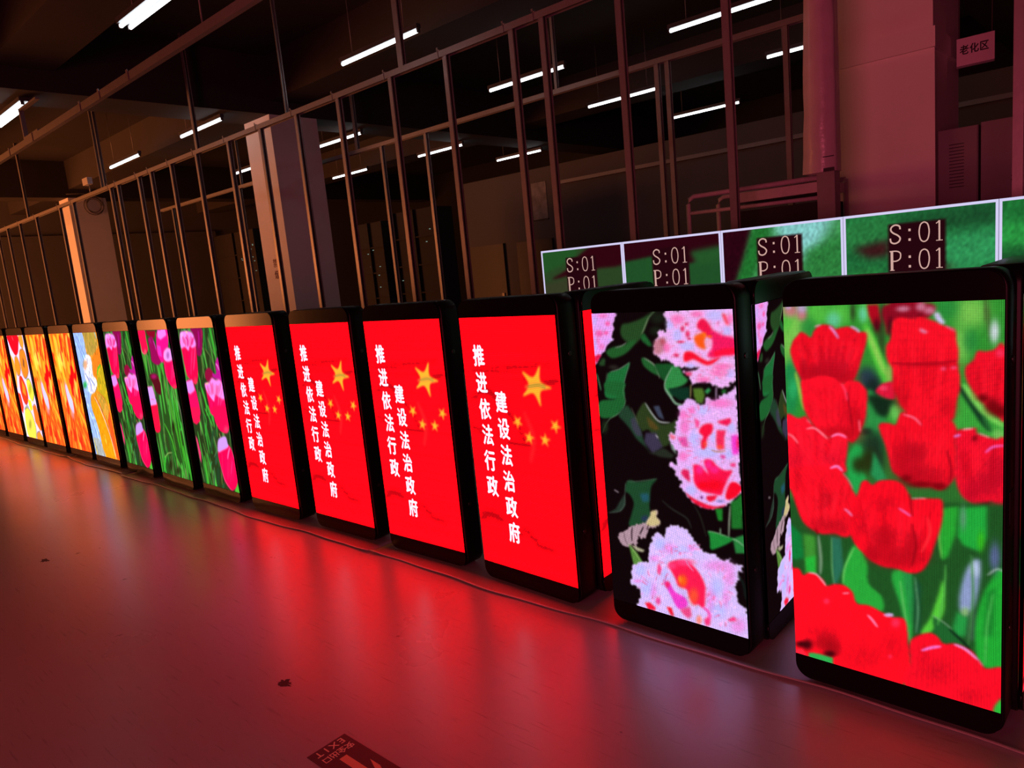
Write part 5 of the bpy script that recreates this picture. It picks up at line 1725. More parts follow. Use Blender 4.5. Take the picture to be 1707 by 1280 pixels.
def paint_flag():
    c = Canvas(96, 192, 3)
    c.a[:] = np.array((246, 10, 26)) / 255
    for pts, w in [([(150, 470), (330, 620), (520, 800), (600, 940)], 40), ([(640, 420), (800, 500), (960, 460)], 36), ([(60, 640), (180, 580), (300, 600)], 34),
                   ([(300, 900), (480, 960), (640, 950)], 24), ([(20, 1640), (130, 1580), (260, 1610)], 60), ([(440, 1690), (540, 1660), (640, 1740), (800, 1760)], 44),
                   ([(20, 860), (140, 900), (240, 850)], 34), ([(100, 400), (420, 390), (900, 350)], 26)]:
        c.stroke(np.array(pts), w, np.array((206, 6, 18)) / 255, 30, 0.9)
    c.stroke(np.array([(620, 720), (690, 900), (640, 1080)]), 30, np.array((250, 90, 70)) / 255, 20, .3)
    c.grain(0.035, 288, 3)
    c.grain(0.03, 3, 3)
    gold = np.array((244, 190, 50)) / 255
    c.poly(star(755, 505, 158, math.radians(22)), gold, 1.5, 1)
    c.stroke(np.array([(660, 520), (780, 500), (860, 520)]), 40, np.array((200, 150, 60)) / 255, 10, .7)
    for x, y, a in ((540, 791, -30), (647, 903, 12), (804, 905, 8), (916, 791, 28)):
        c.poly(star(x, y, 56, math.radians(a)), gold, 1.2, 1)
    return c.pixels()


def paint_flame():
    c = Canvas(80, 160, 3)
    c.a[:] = np.array((253, 132, 32)) / 255
    r = np.random.RandomState(11)
    for i in range(210):
        y = r.uniform(-60, 1050); x = r.uniform(-30, 1030)
        fx = (x - 420) * 0.10
        L = r.uniform(160, 420)
        col = [(255, 214, 50), (255, 228, 90), (250, 40, 22), (250, 84, 24), (253, 160, 36), (254, 186, 44)][r.randint(6)]
        if x > 600 and y > 200 and r.rand() < .45: col = (248, 14, 22)
        c.stroke(np.array([(x, y), (x - fx * .5 + r.uniform(-12, 12), y + L / 2), (x - fx, y + L)]), r.uniform(40, 120), np.array(col) / 255, 14, .85)
    for i in range(110):
        x = r.uniform(-30, 1030); y = r.uniform(1250, 2050)
        fx = (x - 420) * 0.28
        L = r.uniform(150, 420)
        col = [(250, 76, 26), (250, 44, 24), (252, 104, 32), (252, 136, 38), (255, 186, 60)][r.randint(5)]
        c.stroke(np.array([(x - fx * .5, y - L / 2), (x + fx * .5, y + L / 2)]), r.uniform(36, 100), np.array(col) / 255, 14, .8)
    for i in range(40):
        x = r.uniform(560, 960); y = r.uniform(1000, 1500)
        c.stroke(np.array([(x, y), (x + 40, y + r.uniform(80, 200))]), r.uniform(16, 40), np.array([(255, 214, 50), (250, 120, 30)][r.randint(2)]) / 255, 8, .8)
    c.blob([362, 985, 60, 0, 0, 150], np.array((236, 130, 220)) / 255, .9)
    c.poly([(330, 930), (400, 860), (470, 1000), (560, 1160), (520, 1360), (420, 1330), (340, 1180)], np.array((224, 222, 250)) / 255, 12, 1)
    c.blob([430, 1380, 70, 0, 0, 80], np.array((226, 170, 190)) / 255, .7)
    c.stroke(np.array([(520, 1880), (540, 2000)]), 60, np.array((255, 200, 90)) / 255, 12, .9)
    return c.pixels()


def blades(c, base, n, top, seed):
    """a bed of tulip stems and leaves: upright blades in many greens"""
    c.a[:] = np.array(base) / 255
    r = np.random.RandomState(seed)
    for i in range(n):
        x = r.uniform(-20, 1020); y = r.uniform(top, 2000); L = r.uniform(250, 700)
        s = r.uniform(-80, 80)
        col = [(78, 206, 56), (58, 176, 52), (100, 146, 66), (44, 120, 46), (130, 166, 90), (60, 60, 34), (40, 80, 42), (92, 222, 76)][r.randint(8)]
        c.stroke(np.array([(x, y), (x + s * .4, y + L / 2), (x + s, y + L)]), r.uniform(16, 50), np.array(col) / 255, 5, .8)


def paint(name, W, H, ss, grain=0.0, sx=1, sy=1):
    c = Canvas(W, H, ss)
    if name == 'pink_tulips': blades(c, (44, 62, 28), 90, -300, 5)
    if name == 'tulip_stems': blades(c, (46, 84, 30), 110, -300, 9)
    c.run(PICS[name])
    if grain: c.grain(grain, sx, sy)
    return c.pixels()


# ---------------------------------------------------------------- LED posters
PW, PH, PZ = 0.64, 1.28, 0.10
ARTS = {
    'red_tulips': panel_mesh('screen', paint('red_tulips', 160, 320, 2, 0.03, 1, 6), PW, PH, 0.5),
    'carnations': panel_mesh('screen', paint('carnations', 160, 320, 3, 0.035, 3, 3), PW, PH, 0.35),
    'flag': panel_mesh('screen', paint_flag(), PW, PH, GAIN),
    'pink_tulips': panel_mesh('screen', paint('pink_tulips', 96, 192, 3), PW, PH, 0.55),
    'tulip_stems': panel_mesh('screen', paint('tulip_stems', 96, 192, 3), PW, PH, 0.55),
    'pale_flower': panel_mesh('screen', paint('pale_flower', 80, 160, 3, 0.08, 3, 12), PW, PH, 1.2),
    'flame': panel_mesh('screen', paint_flame(), PW, PH, 1.1),
    'fruit_slices': panel_mesh('screen', paint('fruit_slices', 80, 160, 3), PW, PH, 1.2),
}
LETTERS = [('推', 185, 293), ('进', 188, 504), ('依', 195, 714), ('法', 198, 920), ('行', 193, 1130), ('政', 192, 1339),
           ('建', 385, 647), ('设', 385, 856), ('法', 386, 1065), ('治', 386, 1272), ('政', 386, 1481), ('府', 389, 1690)]


def build_poster():
    r = empty('led_poster')
    MB().prism(rrect(-0.008, 0.648, 0.010, 1.470, 0.058), 0.013, 0.130, 0.006).build('housing', M['housing'], r)
    MB().prism(rrect(0.0, 0.64, 1.382, 1.466, 0.052, 'cd'), -0.001, 0.0128).build('top_cap', M['cap'], r)
    MB().prism(rrect(0.0, 0.64, 0.014, 0.098, 0.052, 'ab'), -0.001, 0.0128).build('bottom_cap', M['cap'], r)
    for x in (0.09, 0.50):
        MB().box((x, 0.03, 0.0), (x + 0.05, 0.11, 0.0115)).build('foot', M['rubber'], r)
    for z in (0.36, 1.20):
        MB().tube([(0.647, 0.07, z), (0.6515, 0.07, z)], 0.011, 14).build('lock', M['lock'], r)
    MB().box((0.6475, 0.045, 0.70), (0.6505, 0.095, 0.80)).build('side_hatch', M['housing'], r)
    return r


PROTO = build_poster()
first = [True]


def poster(x, y, yaw, art, label, grid=False, lettered=True, z=0.0036):
    if first[0]:
        r = PROTO; first[0] = False
    else:
        r = dup(PROTO)
        for ch in list(r.children):
            if ch.name.split('.')[0] == 'screen':
                for g in list(ch.children): bpy.data.objects.remove(g)
                bpy.data.objects.remove(ch)
    r.location = (x, y, z)
    r.rotation_euler = (0, 0, math.radians(yaw))
    me = ARTS[art]
    want = M['pixgrid'] if grid else M['pix']
    if me.materials and me.materials[0] != want: me = me.copy(); me.materials.clear()
    if not me.materials: me.materials.append(want)
    s = bpy.data.objects.new('screen', me)
    COL.objects.link(s)
    s.parent = r
    s.location = (0, 0, PZ)
    if art == 'flag' and lettered:
        gl = [text_mesh(ch, 0.112, 'glyph', M['letterlight'], None,
                        Matrix.Translation((u * 0.64e-3, -0.0012, PH - v * 0.64e-3)) @ FACE, 0.72, 0.0030) for ch, u, v in LETTERS]
        join_texts(gl, 'lettering', s)
    tag(r, label, 'screen', 'LED posters standing in a row')
    return r


ROW = [
    (0.0, 0.0, -1.73, 'red_tulips', 'black LED poster screen filled with red tulips, nearest and largest of the row', True),
    (-0.824, 0.024, -1.95, 'carnations', 'black LED poster screen showing fringed pink flowers on a black ground', True),
    (-1.662, 0.053, -2.60, 'flag', 'red flag LED poster directly left of the fringed pink flower poster', True),
    (-2.465, 0.059, 0.53, 'flag', 'red flag LED poster, second to the left of the fringed pink flower poster', False),
    (-3.265, 0.063, 0.10, 'flag', 'red flag LED poster, third to the left of the fringed pink flower poster', False),
    (-4.094, 0.040, 0.50, 'flag', 'red flag LED poster with brown sheen on its top, beside a pink tulip poster', False),
    (-4.929, 0.052, -0.99, 'pink_tulips', 'LED poster of pink tulips directly left of the red flag posters', False),
    (-5.708, 0.041, -1.19, 'tulip_stems', 'LED poster of tulips with long green stems between two pink tulip posters', False),
    (-6.547, 0.044, -0.75, 'pink_tulips', 'LED poster of pink tulips directly right of the pale blue and orange flower poster', False),
    (-7.349, 0.029, 0.61, 'pale_flower', 'LED poster showing a pale blue and orange flower drawing', False),
    (-8.148, 0.027, 1.09, 'flame', 'LED poster of orange flames directly left of the pale blue flower poster', False),
    (-8.928, 0.004, 1.45, 'flame', 'LED poster of orange flames directly right of the fruit slice poster', False),
    (-9.712, 0.0, 0.96, 'fruit_slices', 'LED poster showing citrus fruit slices on white', False),
    (-10.53, -0.01, 1.2, 'flame', 'LED poster of orange flames directly left of the fruit slice poster', False),
    (-11.33, -0.02, 1.2, 'flame', 'LED poster sliver, red and orange, cut off at the left edge of the photo', False),
]
for x, y, yaw, art, label, grid in ROW:
    poster(x, y, yaw, art, label, grid)
# three posters turned at right angles just behind the row
poster(-0.985, 0.180, 90.5, 'flag', 'LED poster turned side-on behind the pink flower poster, a narrow red strip showing', False, False)
poster(-0.165, 0.150, 91.5, 'carnations', 'LED poster turned side-on behind the red tulip poster, a dark floral strip showing', True)
poster(0.676, 0.138, 90.0, 'red_tulips', 'black LED poster turned side-on right of the red tulip poster, only its edge showing', True)


# ---------------------------------------------------------------- sheets under the posters
def sheet(xa, xb, off, label, kink):
    r = random.Random(int(xa * 10))
    n = int((xb - xa) / 0.06)
    vs, fs = [], []
    rows = (0.0, 0.02, 0.045, 0.30, 1.0)
    for j, rj in enumerate(rows):
        for i in range(n + 1):
            x = xa + (xb - xa) * i / n
            wob = 0.012 * math.sin(x * 2.1 + off) + 0.008 * math.sin(x * 5.3) + 0.004 * math.sin(x * 13)
            e = min(abs(x - xa), abs(x - xb))
            lift = 0.0
            if j < 2: lift = (0.0065, 0.003)[j] + 0.003 * max(0, math.sin(x * 3.7 + off)) + kink * math.exp(-(e / 0.10) ** 2) * 0.010
            yf = -0.062 + wob + off * 0.01
            vs.append((x, yf + (0.95 - yf) * rj, 0.0012 + lift))
    for j in range(len(rows) - 1):
        for i in range(n):
            a = j * (n + 1) + i
            fs.append((a, a + 1, a + n + 2, a + n + 1))
    o = MB().add(vs, fs, True).build('protective_sheet', M['sheet'])
    s = o.modifiers.new('thickness', 'SOLIDIFY'); s.thickness = 0.0015; s.offset = 1
    tag(o, label, 'floor sheet', 'sheets under the posters')


sheet(-12.6, -8.12, 0.2, 'thin protective floor sheet under the flame and fruit posters at the left end', 0.5)
sheet(-8.11, -6.455, 1.6, 'thin protective floor sheet under the pale flower poster, edge slightly lifted', 1.0)
sheet(-6.445, -2.56, 0.4, 'thin protective floor sheet under the pink tulip and left flag posters', 0.8)
sheet(-2.55, 1.6, 1.7, 'thin protective floor sheet under the nearest posters, long straight edge', 1.0)

# ---------------------------------------------------------------- LED wall behind the row
CABP = [
    [('P', (42, 66, 34), 0, '-50 -50 1050 -50 1050 1050 -50 1050'), ('P', (34, 80, 36), 20, '0 0 480 0 420 120 60 220 0 240'), ('P', (48, 5, 15), 12, '380 150 560 40 720 -20 1010 -20 1010 200 640 230 120 300 300 220'), ('P', (53, 58, 36), 16, '0 340 330 300 330 1000 0 1000')],
    [('P', (32, 78, 38), 0, '-50 -50 1050 -50 1050 1050 -50 1050'), ('P', (46, 5, 16), 10, '-20 -20 1020 -20 1020 210 700 250 300 160 -20 190'), ('P', (36, 84, 40), 20, '700 150 1020 120 1020 260 760 270'), ('P', (44, 63, 32), 14, '200 560 420 520 600 1000 200 1000')],
    [('P', (59, 138, 76), 0, '-50 -50 1050 -50 1050 1050 -50 1050'), ('P', (42, 4, 17), 20, '-20 -20 290 -20 200 260 120 460 -20 480'), ('P', (31, 106, 42), 20, '290 0 460 0 220 500 60 760 20 720'), ('P', (132, 200, 196), 40, '460 -20 940 -20 800 250 620 330 520 160'), ('P', (44, 122, 58), 30, '700 230 1020 120 1020 700 720 520'), ('P', (134, 185, 162), 40, '60 560 400 420 360 760 120 1000 0 1000'), ('P', (125, 122, 82), 60, '640 640 1020 560 1020 1000 560 1000')],
    [('P', (31, 104, 54), 0, '-50 -50 1050 -50 1050 1050 -50 1050'), ('P', (40, 118, 60), 30, '0 60 260 20 420 100 200 240 0 240'), ('P', (58, 20, 24), 24, '60 250 320 200 320 320 180 330'), ('P', (26, 77, 42), 30, '300 60 1000 10 1000 160 560 170'), ('P', (47, 145, 84), 40, '620 230 1000 190 1000 430 700 470'), ('P', (52, 26, 22), 20, '560 400 760 420 560 480'), ('P', (127, 181, 146), 50, '-20 600 520 560 1020 560 1020 1000 -20 1000'), ('P', (47, 138, 60), 30, '0 460 240 430 260 560 0 600')],
    [('P', (29, 106, 48), 0, '-50 -50 1050 -50 1050 1050 -50 1050'), ('P', (42, 148, 64), 40, '0 150 260 190 200 500 0 480'), ('P', (26, 79, 40), 30, '0 340 400 300 1000 360 1000 500 0 520'), ('P', (138, 176, 166), 50, '-20 620 1020 600 1020 1000 -20 1000')],
]
S1 = {
    'S': [([(.84, .74), (.80, .90), (.52, .98), (.26, .90), (.18, .74), (.34, .58), (.66, .44), (.84, .28), (.74, .10), (.46, .02), (.20, .10), (.14, .30)], .10)],
    'P': [([(.24, 0), (.24, 1)], .16), ([(.10, .0), (.42, .0)], .05), ([(.08, 1), (.56, 1), (.82, .90), (.86, .74), (.80, .58), (.56, .48), (.28, .48)], .08)],
    ':': [([(.42, .66), (.58, .66)], .16), ([(.42, .16), (.58, .16)], .16)],
    '0': [([(.50, 1), (.26, .88), (.16, .50), (.26, .12), (.50, 0), (.74, .12), (.84, .50), (.74, .88), (.50, 1)], .08)],
    '1': [([(.52, 0), (.52, 1)], .10), ([(.30, .86), (.42, .92), (.52, 1)], .06), ([(.30, .0), (.74, .0)], .05)],
}
CABW = 0.637
stand = empty('screen_wall_stand', (-2.122, 1.30, 0))
for i in range(6):
    MB().box((i * CABW - 0.02, 0.03, 0), (i * CABW + 0.02, 0.07, 1.058)).build('leg', M['lock'], stand)
MB().box((-0.02, 0.02, 1.02), (5 * CABW + 0.02, 0.08, 1.058)).build('cross_rail', M['lock'], stand)
MB().box((-0.02, -0.1, 0), (5 * CABW + 0.02, 0.2, 0.03)).build('base_plate', M['lock'], stand)
tag(stand, 'dark steel stand carrying the LED wall behind the posters', 'stand')
CABL = ['leftmost LED wall panel reading S:01 P:01, green and maroon picture',
        'LED wall panel reading S:01 P:01, second from the left end, maroon top band',
        'LED wall panel reading S:01 P:01 with the pale blue-green rippled picture',
        'LED wall panel reading S:01 P:01 directly above the red tulip poster',
        'plain green LED wall panel without text at the right edge of the photo']
for i in range(5):
    r = empty('led_cabinet', (-2.122 + i * CABW, 1.30, 1.06))
    MB().box((0.001, 0.003, 0), (CABW - 0.001, 0.085, 0.637)).build('cabinet_body', M['housing'], r)
    c = Canvas(96, 96, 2)
    for k, col, soft, pts in CABP[i]:
        c.poly(np.array([float(v) for v in pts.split()]).reshape(-1, 2), [j / 255 for j in col], soft, 1)
    c.grain(0.16 if i >= 2 else 0.03, 1, 3)
    img = c.pixels()
    if i < 4: img[9:96, 30:66] = np.array((38, 6, 14)) / 255
    me = panel_mesh('screen', img, CABW - 0.002, 0.637, 0)
    me.materials.append(M['pix'])
    s = bpy.data.objects.new('screen', me); COL.objects.link(s); s.parent = r; s.location = (0.001, 0, 0)
    MB().box((0, -0.002, 0.625), (CABW - 0.002, -0.0006, 0.637)).box((0, -0.002, 0), (0.011, -0.0006, 0.625)).box((CABW - 0.013, -0.002, 0), (CABW - 0.002, -0.0006, 0.625)).build('outline', M['cabline'], s)
    if i < 4:
        mb = MB()
        for row, word in enumerate(('S:01', 'P:01')):
            for k, ch in enumerate(word):
                ox = 0.200 + k * 0.0600; oz = 0.485 - row * 0.122
                for path, w in S1[ch]:
                    P = catmull(path, False, 4) if len(path) > 4 else np.array(path)
                    mb.ribbon([(ox + p[0] * 0.060, oz + p[1] * 0.088) for p in P], w * 0.070, -0.0012)
        mb.build('lettering', M['cabtext'], s)
    tag(r, CABL[i], 'screen', 'panels of the LED wall')


# ---------------------------------------------------------------- stud partitions
def stud(mb, x, y, z0, z1, w=0.042, d=0.05, t=0.003):
    """C channel open to +x"""
    mb.box((x, y, z0), (x + w, y + t, z1)).box((x, y + t, z0), (x + t, y + d - t, z1)).box((x, y + d - t, z0), (x + w, y + d, z1))
    mb.box((x + w - t, y + t, z0), (x + w, y + 0.012, z1)).box((x + w - t, y + d - 0.012, z0), (x + w, y + d - t, z1))
    return mb


def partition(name, y, xa, xb, zr, studs, hangers, label, clips):
    r = empty(name, (0, y, 0))
    MB().box((xa, 0, zr), (xb, 0.054, zr + 0.003)).box((xa, 0, zr - 0.045), (xb, 0.003, zr)).box((xa, 0.051, zr - 0.045), (xb, 0.054, zr)).build('top_rail', M['steel'], r)
    MB().box((xa, 0, 0), (xb, 0.054, 0.003)).box((xa, 0, 0.003), (xb, 0.002, 0.04)).build('floor_track', M['steel'], r)
    for x in studs:
        stud(MB(), x, 0.004, 0.004, zr - 0.002, d=0.046).build('stud', M['steel'], r)
        if clips:
            MB().box((x - 0.05, -0.004, zr - 0.05), (x - 0.035, 0.0, zr + 0.03)).box((x - 0.05, -0.004, zr + 0.003), (x - 0.02, 0.03, zr + 0.012)).build('clip', M['steel'], r)
    for x, wide in hangers:
        stud(MB(), x, 0.008, zr + 0.003, HANGTOP, w=wide, d=0.04).build('hanger', M['steel'], r)
    tag(r, label, 'wall frame')
    return r


HANGTOP = 4.6
partition('stud_partition', 1.70, -17.5, 2.4, 3.315,
          [-17.0, -16.3, -15.6, -14.771, -13.772, -12.5, -11.85, -10.268, -10.002, -9.268, -8.866, -8.264, -7.56, -6.787, -6.091, -5.404, -4.707, -3.949, -3.273, -2.582, -2.302, -1.682, -0.977, 0.415, 1.1, 1.8],
          [(-3.80, 0.06), (-10.56, 0.02), (-10.44, 0.02), (-7.52, 0.05), (-14.2, 0.05), (-5.55, 0.012)], 'bare metal stud frame of a partition, directly behind the posters', True)
partition('stud_partition', 3.75, -13.5, 4.0, 3.365,
          [-13.0, -10.43, -6.69, -5.83, -2.62, -2.51, -1.43],
          [(-3.78, 0.03), (-7.2, 0.05), (-10.34, 0.02)], 'second bare metal stud frame deeper in the hall, behind the pillars', False)

# long rail hung over the posters
r = empty('hanging_rail', (0, 0, 3.30))
MB().box((-14, -0.02, -0.03), (2.5, -0.016, 0.03)).box((-14, -0.016, 0.026), (2.5, 0.02, 0.03)).box((-14, -0.016, -0.03), (2.5, 0.02, -0.026)).build('channel', M['steel'], r)
for x in (-11.6, -8.73, -3.68, 0.2):
    MB().tube([(x, 0, 0.03), (x, 0, 0.8)], 0.006, 6).build('hanger_rod', M['steel'], r)
for x in (-4.9, -5.5, -5.95, -7.3, -8.1, -9.5):
    MB().box((x, -0.026, -0.034), (x + 0.03, -0.02, 0.045)).build('clamp', M['steel'], r)
MB().box((-7.55, -0.02, 0.03), (-7.1, 0.02, 0.05)).box((-7.55, -0.02, 0.05), (-7.52, 0.02, 0.32)).box((-7.55, -0.02, 0.30), (-7.0, 0.02, 0.32)).build('bracket', M['steel'], r)
tag(r, 'long metal rail hung on rods under the ceiling, above the row of posters', 'rail')


# ---------------------------------------------------------------- ceiling lamps
def lamp(x0, y, n, label, z=3.80, L=1.2):
    r = empty('tube_light', (x0 + L / 2, y, z))
    w = 0.05 if n == 1 else 0.13
    MB().box((-L / 2, -w / 2, 0.018), (L / 2, w / 2, 0.06)).build('housing', M['lampbody'], r)
    for k in range(n):
        yy = 0 if n == 1 else (-0.036 + 0.072 * k)
        MB().tube([(-L / 2 + 0.02, yy, 0), (L / 2 - 0.02, yy, 0)], 0.016, 10).build('tube', M['tube'], r)
        for xe in (-L / 2, L / 2 - 0.02):
            MB().box((xe, yy - 0.015, -0.016), (xe + 0.02, yy + 0.015, 0.018)).build('lamp_holder', M['lampbody'], r)
    top = 0.8
    X = x0 + L / 2
    for s in (-0.4, 0.4):
        xx = X + s
        zt = CEIL
        for (a, b) in PIL:
            if a - 0.02 < xx < b + 0.02: zt = 3.88
        for (ya, yb, zb) in ((2.95, 3.55, 4.05), (-0.15, 0.45, 4.1), (7.6, 8.2, 4.05)):
            if ya - .02 < y < yb + .02: zt = min(zt, zb)
        MB().tube([(s, 0, 0.06), (s, 0, zt - z)], 0.004, 6).build('hanger', M['steel'], r)
    tag(r, label, 'ceiling light', 'fluorescent tube lights in rows')


LAMPS = [
    (-5.31, 0.2, 2, 'twin-tube ceiling light at the top of the photo, in the row over the posters'),
    (-9.20, 0.2, 2, 'twin-tube ceiling light cut off by the left edge of the photo'),
    (-9.13, 2.32, 1, 'single-tube ceiling light directly left of the second pillar, in the row over the stud frame'),
    (-11.68, 2.30, 1, 'single-tube ceiling light furthest left in the row over the stud frame'),
    (-5.34, 2.30, 1, 'single-tube ceiling light crossed by a thick hanger post above the stud frame'),
    (-9.23, 4.54, 1, 'single-tube ceiling light touching the right edge of the second pillar, upper of two'),
    (-11.86, 4.50, 1, 'short-looking single-tube ceiling light touching the left edge of the second pillar'),
    (-5.40, 4.54, 1, 'single-tube ceiling light in the third row, crossed by three studs'),
    (-2.87, 4.52, 1, 'single-tube ceiling light at the top right, nearest in the third row'),
    (-12.02, 6.75, 1, 'single-tube ceiling light right of the second pillar, lower of two'),
    (-9.42, 6.84, 1, 'single-tube ceiling light in the fourth row, halfway between second pillar and nearest pillar'),
    (-5.40, 6.62, 1, 'single-tube ceiling light in the fourth row, left of a pair of close studs'),
    (-2.73, 6.57, 1, 'single-tube ceiling light nearest to the film-wrapped post'),
    (-9.34, 8.89, 1, 'far single-tube ceiling light just over the top of the back wall'),
    (-5.27, 8.80, 1, 'far thin single-tube ceiling light right of a pair of close studs'),
]
for x0, y, n, label in LAMPS:
    lamp(x0, y, n, label)

# ---------------------------------------------------------------- film-wrapped post, tube rack, lockers, signs
r = empty('wrapped_post', (-0.53, 2.0, 0))
MB().box((-0.045, 0, 0), (0.055, 0.09, CEIL)).build('post', M['steel'], r)
rg = random.Random(4)
rings = []
for k in range(24):
    z = 1.98 + (CEIL - 0.02 - 1.98) * k / 23
    t = k / 23
    xl = -0.118 + 0.055 * min(1, t * 1.6); xr = 0.062
    rings.append([(xl + rg.uniform(-.004, .004), -0.012 + rg.uniform(-.004, .004), z), (-0.03 + rg.uniform(-.006, .006), -0.02 + rg.uniform(-.006, .004), z), (xr + rg.uniform(-.003, .003), -0.010, z), (xr, 0.098, z), (xl, 0.098, z)])
vs = [p for q in rings for p in q]
fs = [(i * 5 + k, i * 5 + (k + 1) % 5, (i + 1) * 5 + (k + 1) % 5, (i + 1) * 5 + k) for i in range(23) for k in range(5)]
MB().add(vs, fs, True).build('film_wrap', M['film'], r)
MB().box((0.0, -0.02, 1.98), (0.06, -0.012, 2.0)).box((0.0, -0.02, 2.06), (0.06, -0.016, 2.065)).build('tape', M['lock'], r)
tag(r, 'steel post wrapped in crinkled plastic film, standing left of the nearest pillar', 'post')

r = empty('tube_rack', (-1.065, 2.2, 0))
for y in (0.0, 0.45):
    a = [(-0.45, y, 0.0), (-0.45, y, 1.92), (-0.437, y, 1.955), (-0.405, y, 1.97), (0.445, y, 1.97)]
    MB().tube(a, 0.016, 10).build('frame_tube', M['rackpaint'], r)
    MB().tube([(0.445, y, 0), (0.445, y, 1.97)], 0.016, 10).build('frame_tube', M['rackpaint'], r)
MB().box((-0.12, -0.01, 1.885), (0.445, 0.44, 1.945)).build('upper_board', M['rackpaint'], r)
MB().tube([(-0.45, 0, 1.86), (0.445, 0, 1.85)], 0.013, 10).build('cross_tube', M['rackpaint'], r)
MB().box((-0.43, 0.02, 1.45), (0.43, 0.44, 1.48)).build('shelf', M['darkwall'], r)
MB().box((-0.12, 0.02, 1.52), (0.43, 0.44, 1.83)).build('back_panel', M['darkwall'], r)
tag(r, 'low tube-frame rack with rounded corner behind the LED wall', 'rack')
c = MB().tube([(-0.95, 2.40, 1.992), (-0.86, 2.38, 1.995), (-0.78, 2.36, 1.993), (-0.70, 2.42, 1.994)], 0.006, 6).build('plastic_strip', M['film'])
c2 = tag(c, 'loose clear plastic strip lying on top of the tube rack', 'strip')

LK = [(-0.150, 0.068, 2.20, True, 'steel locker with a louvred vent, standing directly right of the nearest pillar'),
      (0.082, 0.296, 2.21, False, 'steel locker with a dark mark low on its door, right of the louvred locker'),
      (0.310, 0.56, 2.20, False, 'plain steel locker cut off by the right edge of the photo')]
for k, (xa, xb, zt, vent, label) in enumerate(LK):
    r = empty('locker', ((xa + xb) / 2, 2.95, 0))
    hw = (xb - xa) / 2
    MB().box((-hw, 0.0, 0), (hw, 0.42, zt)).build('body', M['locker'], r)
    d = MB().box((-hw + 0.004, -0.012, 0.05), (hw - 0.004, 0.0, zt - (0.004 if vent else 0.05))).build('door', M['locker'], r)
    if vent:
        for j in range(14):
            z = 2.10 - j * 0.020
            MB().box((-0.045, -0.015, z), (0.035, -0.012, z + 0.005)).build('louvre', M['slot'], d)
    if k == 1:
        text_mesh('水', 0.055, 'door_mark', M['ink'], d, Matrix.Translation((0.075, -0.0128, 1.86)) @ FACE)
    tag(r, label, 'locker', 'steel lockers beside the pillar')

# hanging sign
r = empty('hanging_sign', (-0.01, 3.30, 2.71))
MB().box((-0.105, 0, -0.085), (0.105, 0.006, 0.085)).build('board', M['board'], r)
MB().tube([(-0.09, 0.003, 0.085), (-0.09, 0.003, 1.335)], 0.0025, 5).build('wire', M['cable'], r)
MB().tube([(0.09, 0.003, 0.085), (0.09, 0.003, 1.335)], 0.0025, 5).build('wire', M['cable'], r)
MB().box((-0.105, -0.004, -0.098), (0.105, 0.010, -0.085)).build('edge_strip', M['locker'], r)
gl = [text_mesh(ch, 0.062, 'glyph', M['ink'], None, Matrix.Translation((-0.062 + 0.056 * k, -0.0008, 0.012)) @ FACE, 0.85, 0.0016) for k, ch in enumerate('老化区')]
join_texts(gl, 'lettering', r)
tag(r, 'pale hanging board reading 老化区 right of the nearest pillar', 'sign')

# painted notice on the second pillar
r = empty('pillar_notice', (-8.17, 2.8985, 0))
gl = [text_mesh(ch, 0.125, 'glyph', M['redink'], None, Matrix.Translation((0.0, 0, z)) @ FACE, 0.8, 0.001) for ch, z in (('禁', 1.99), ('烟', 1.83))]
join_texts(gl, 'lettering', r)
tag(r, 'two dark characters lettered down the orange-lit face of the second pillar', 'lettering')

# poster sheet on the back wall
r = MB().box((-8.16, 8.488, 2.48), (-7.80, 8.4995, 3.16)).build('wall_chart', M['paper'])
tag(r, 'dim printed chart hung on the back wall between two studs', 'chart')
MB().box((-8.17, 8.482, 2.46), (-7.79, 8.4995, 2.48)).build('bottom_rod', M['ink'], r)

# equipment racks deep in the hall
for k, (xa, xb, zt, label) in enumerate([(-15.2, -13.3, 2.95, 'dark equipment rack with scattered pin lights, left of the second pillar'),
                                         (-9.9, -9.05, 2.62, 'dark equipment rack with a few pin lights, right of the second pillar'),
                                         (-8.75, -7.75, 2.70, 'dark equipment rack beside the back wall doors, behind three studs')]):
    r = empty('equipment_rack', ((xa + xb) / 2, 5.5, 0))
    hw = (xb - xa) / 2
    MB().box((-hw, 0.05, 0), (hw, 0.45, zt)).build('body', M['darkwall'], r)
    for x in (-hw, 0, hw - 0.04):
        MB().box((x, 0.0, 0), (x + 0.04, 0.05, zt)).build('upright', M['darkwall'], r)
    for j in range(1, 6):
        MB().box((-hw, 0.01, zt * j / 6), (hw, 0.05, zt * j / 6 + 0.02)).build('shelf', M['darkwall'], r)
    rg = random.Random(k)
    for j in range((16, 8, 3)[k]):
        x = rg.uniform(0.0 if k == 0 else -hw, hw - 0.1); z = rg.uniform(1.5, zt - 0.3)
        MB().box((x, 0.035, z), (x + 0.022, 0.05, z + 0.012)).build('indicator_lamp', M['indicator'], r)
    tag(r, label, 'rack', 'equipment racks deep in the hall')

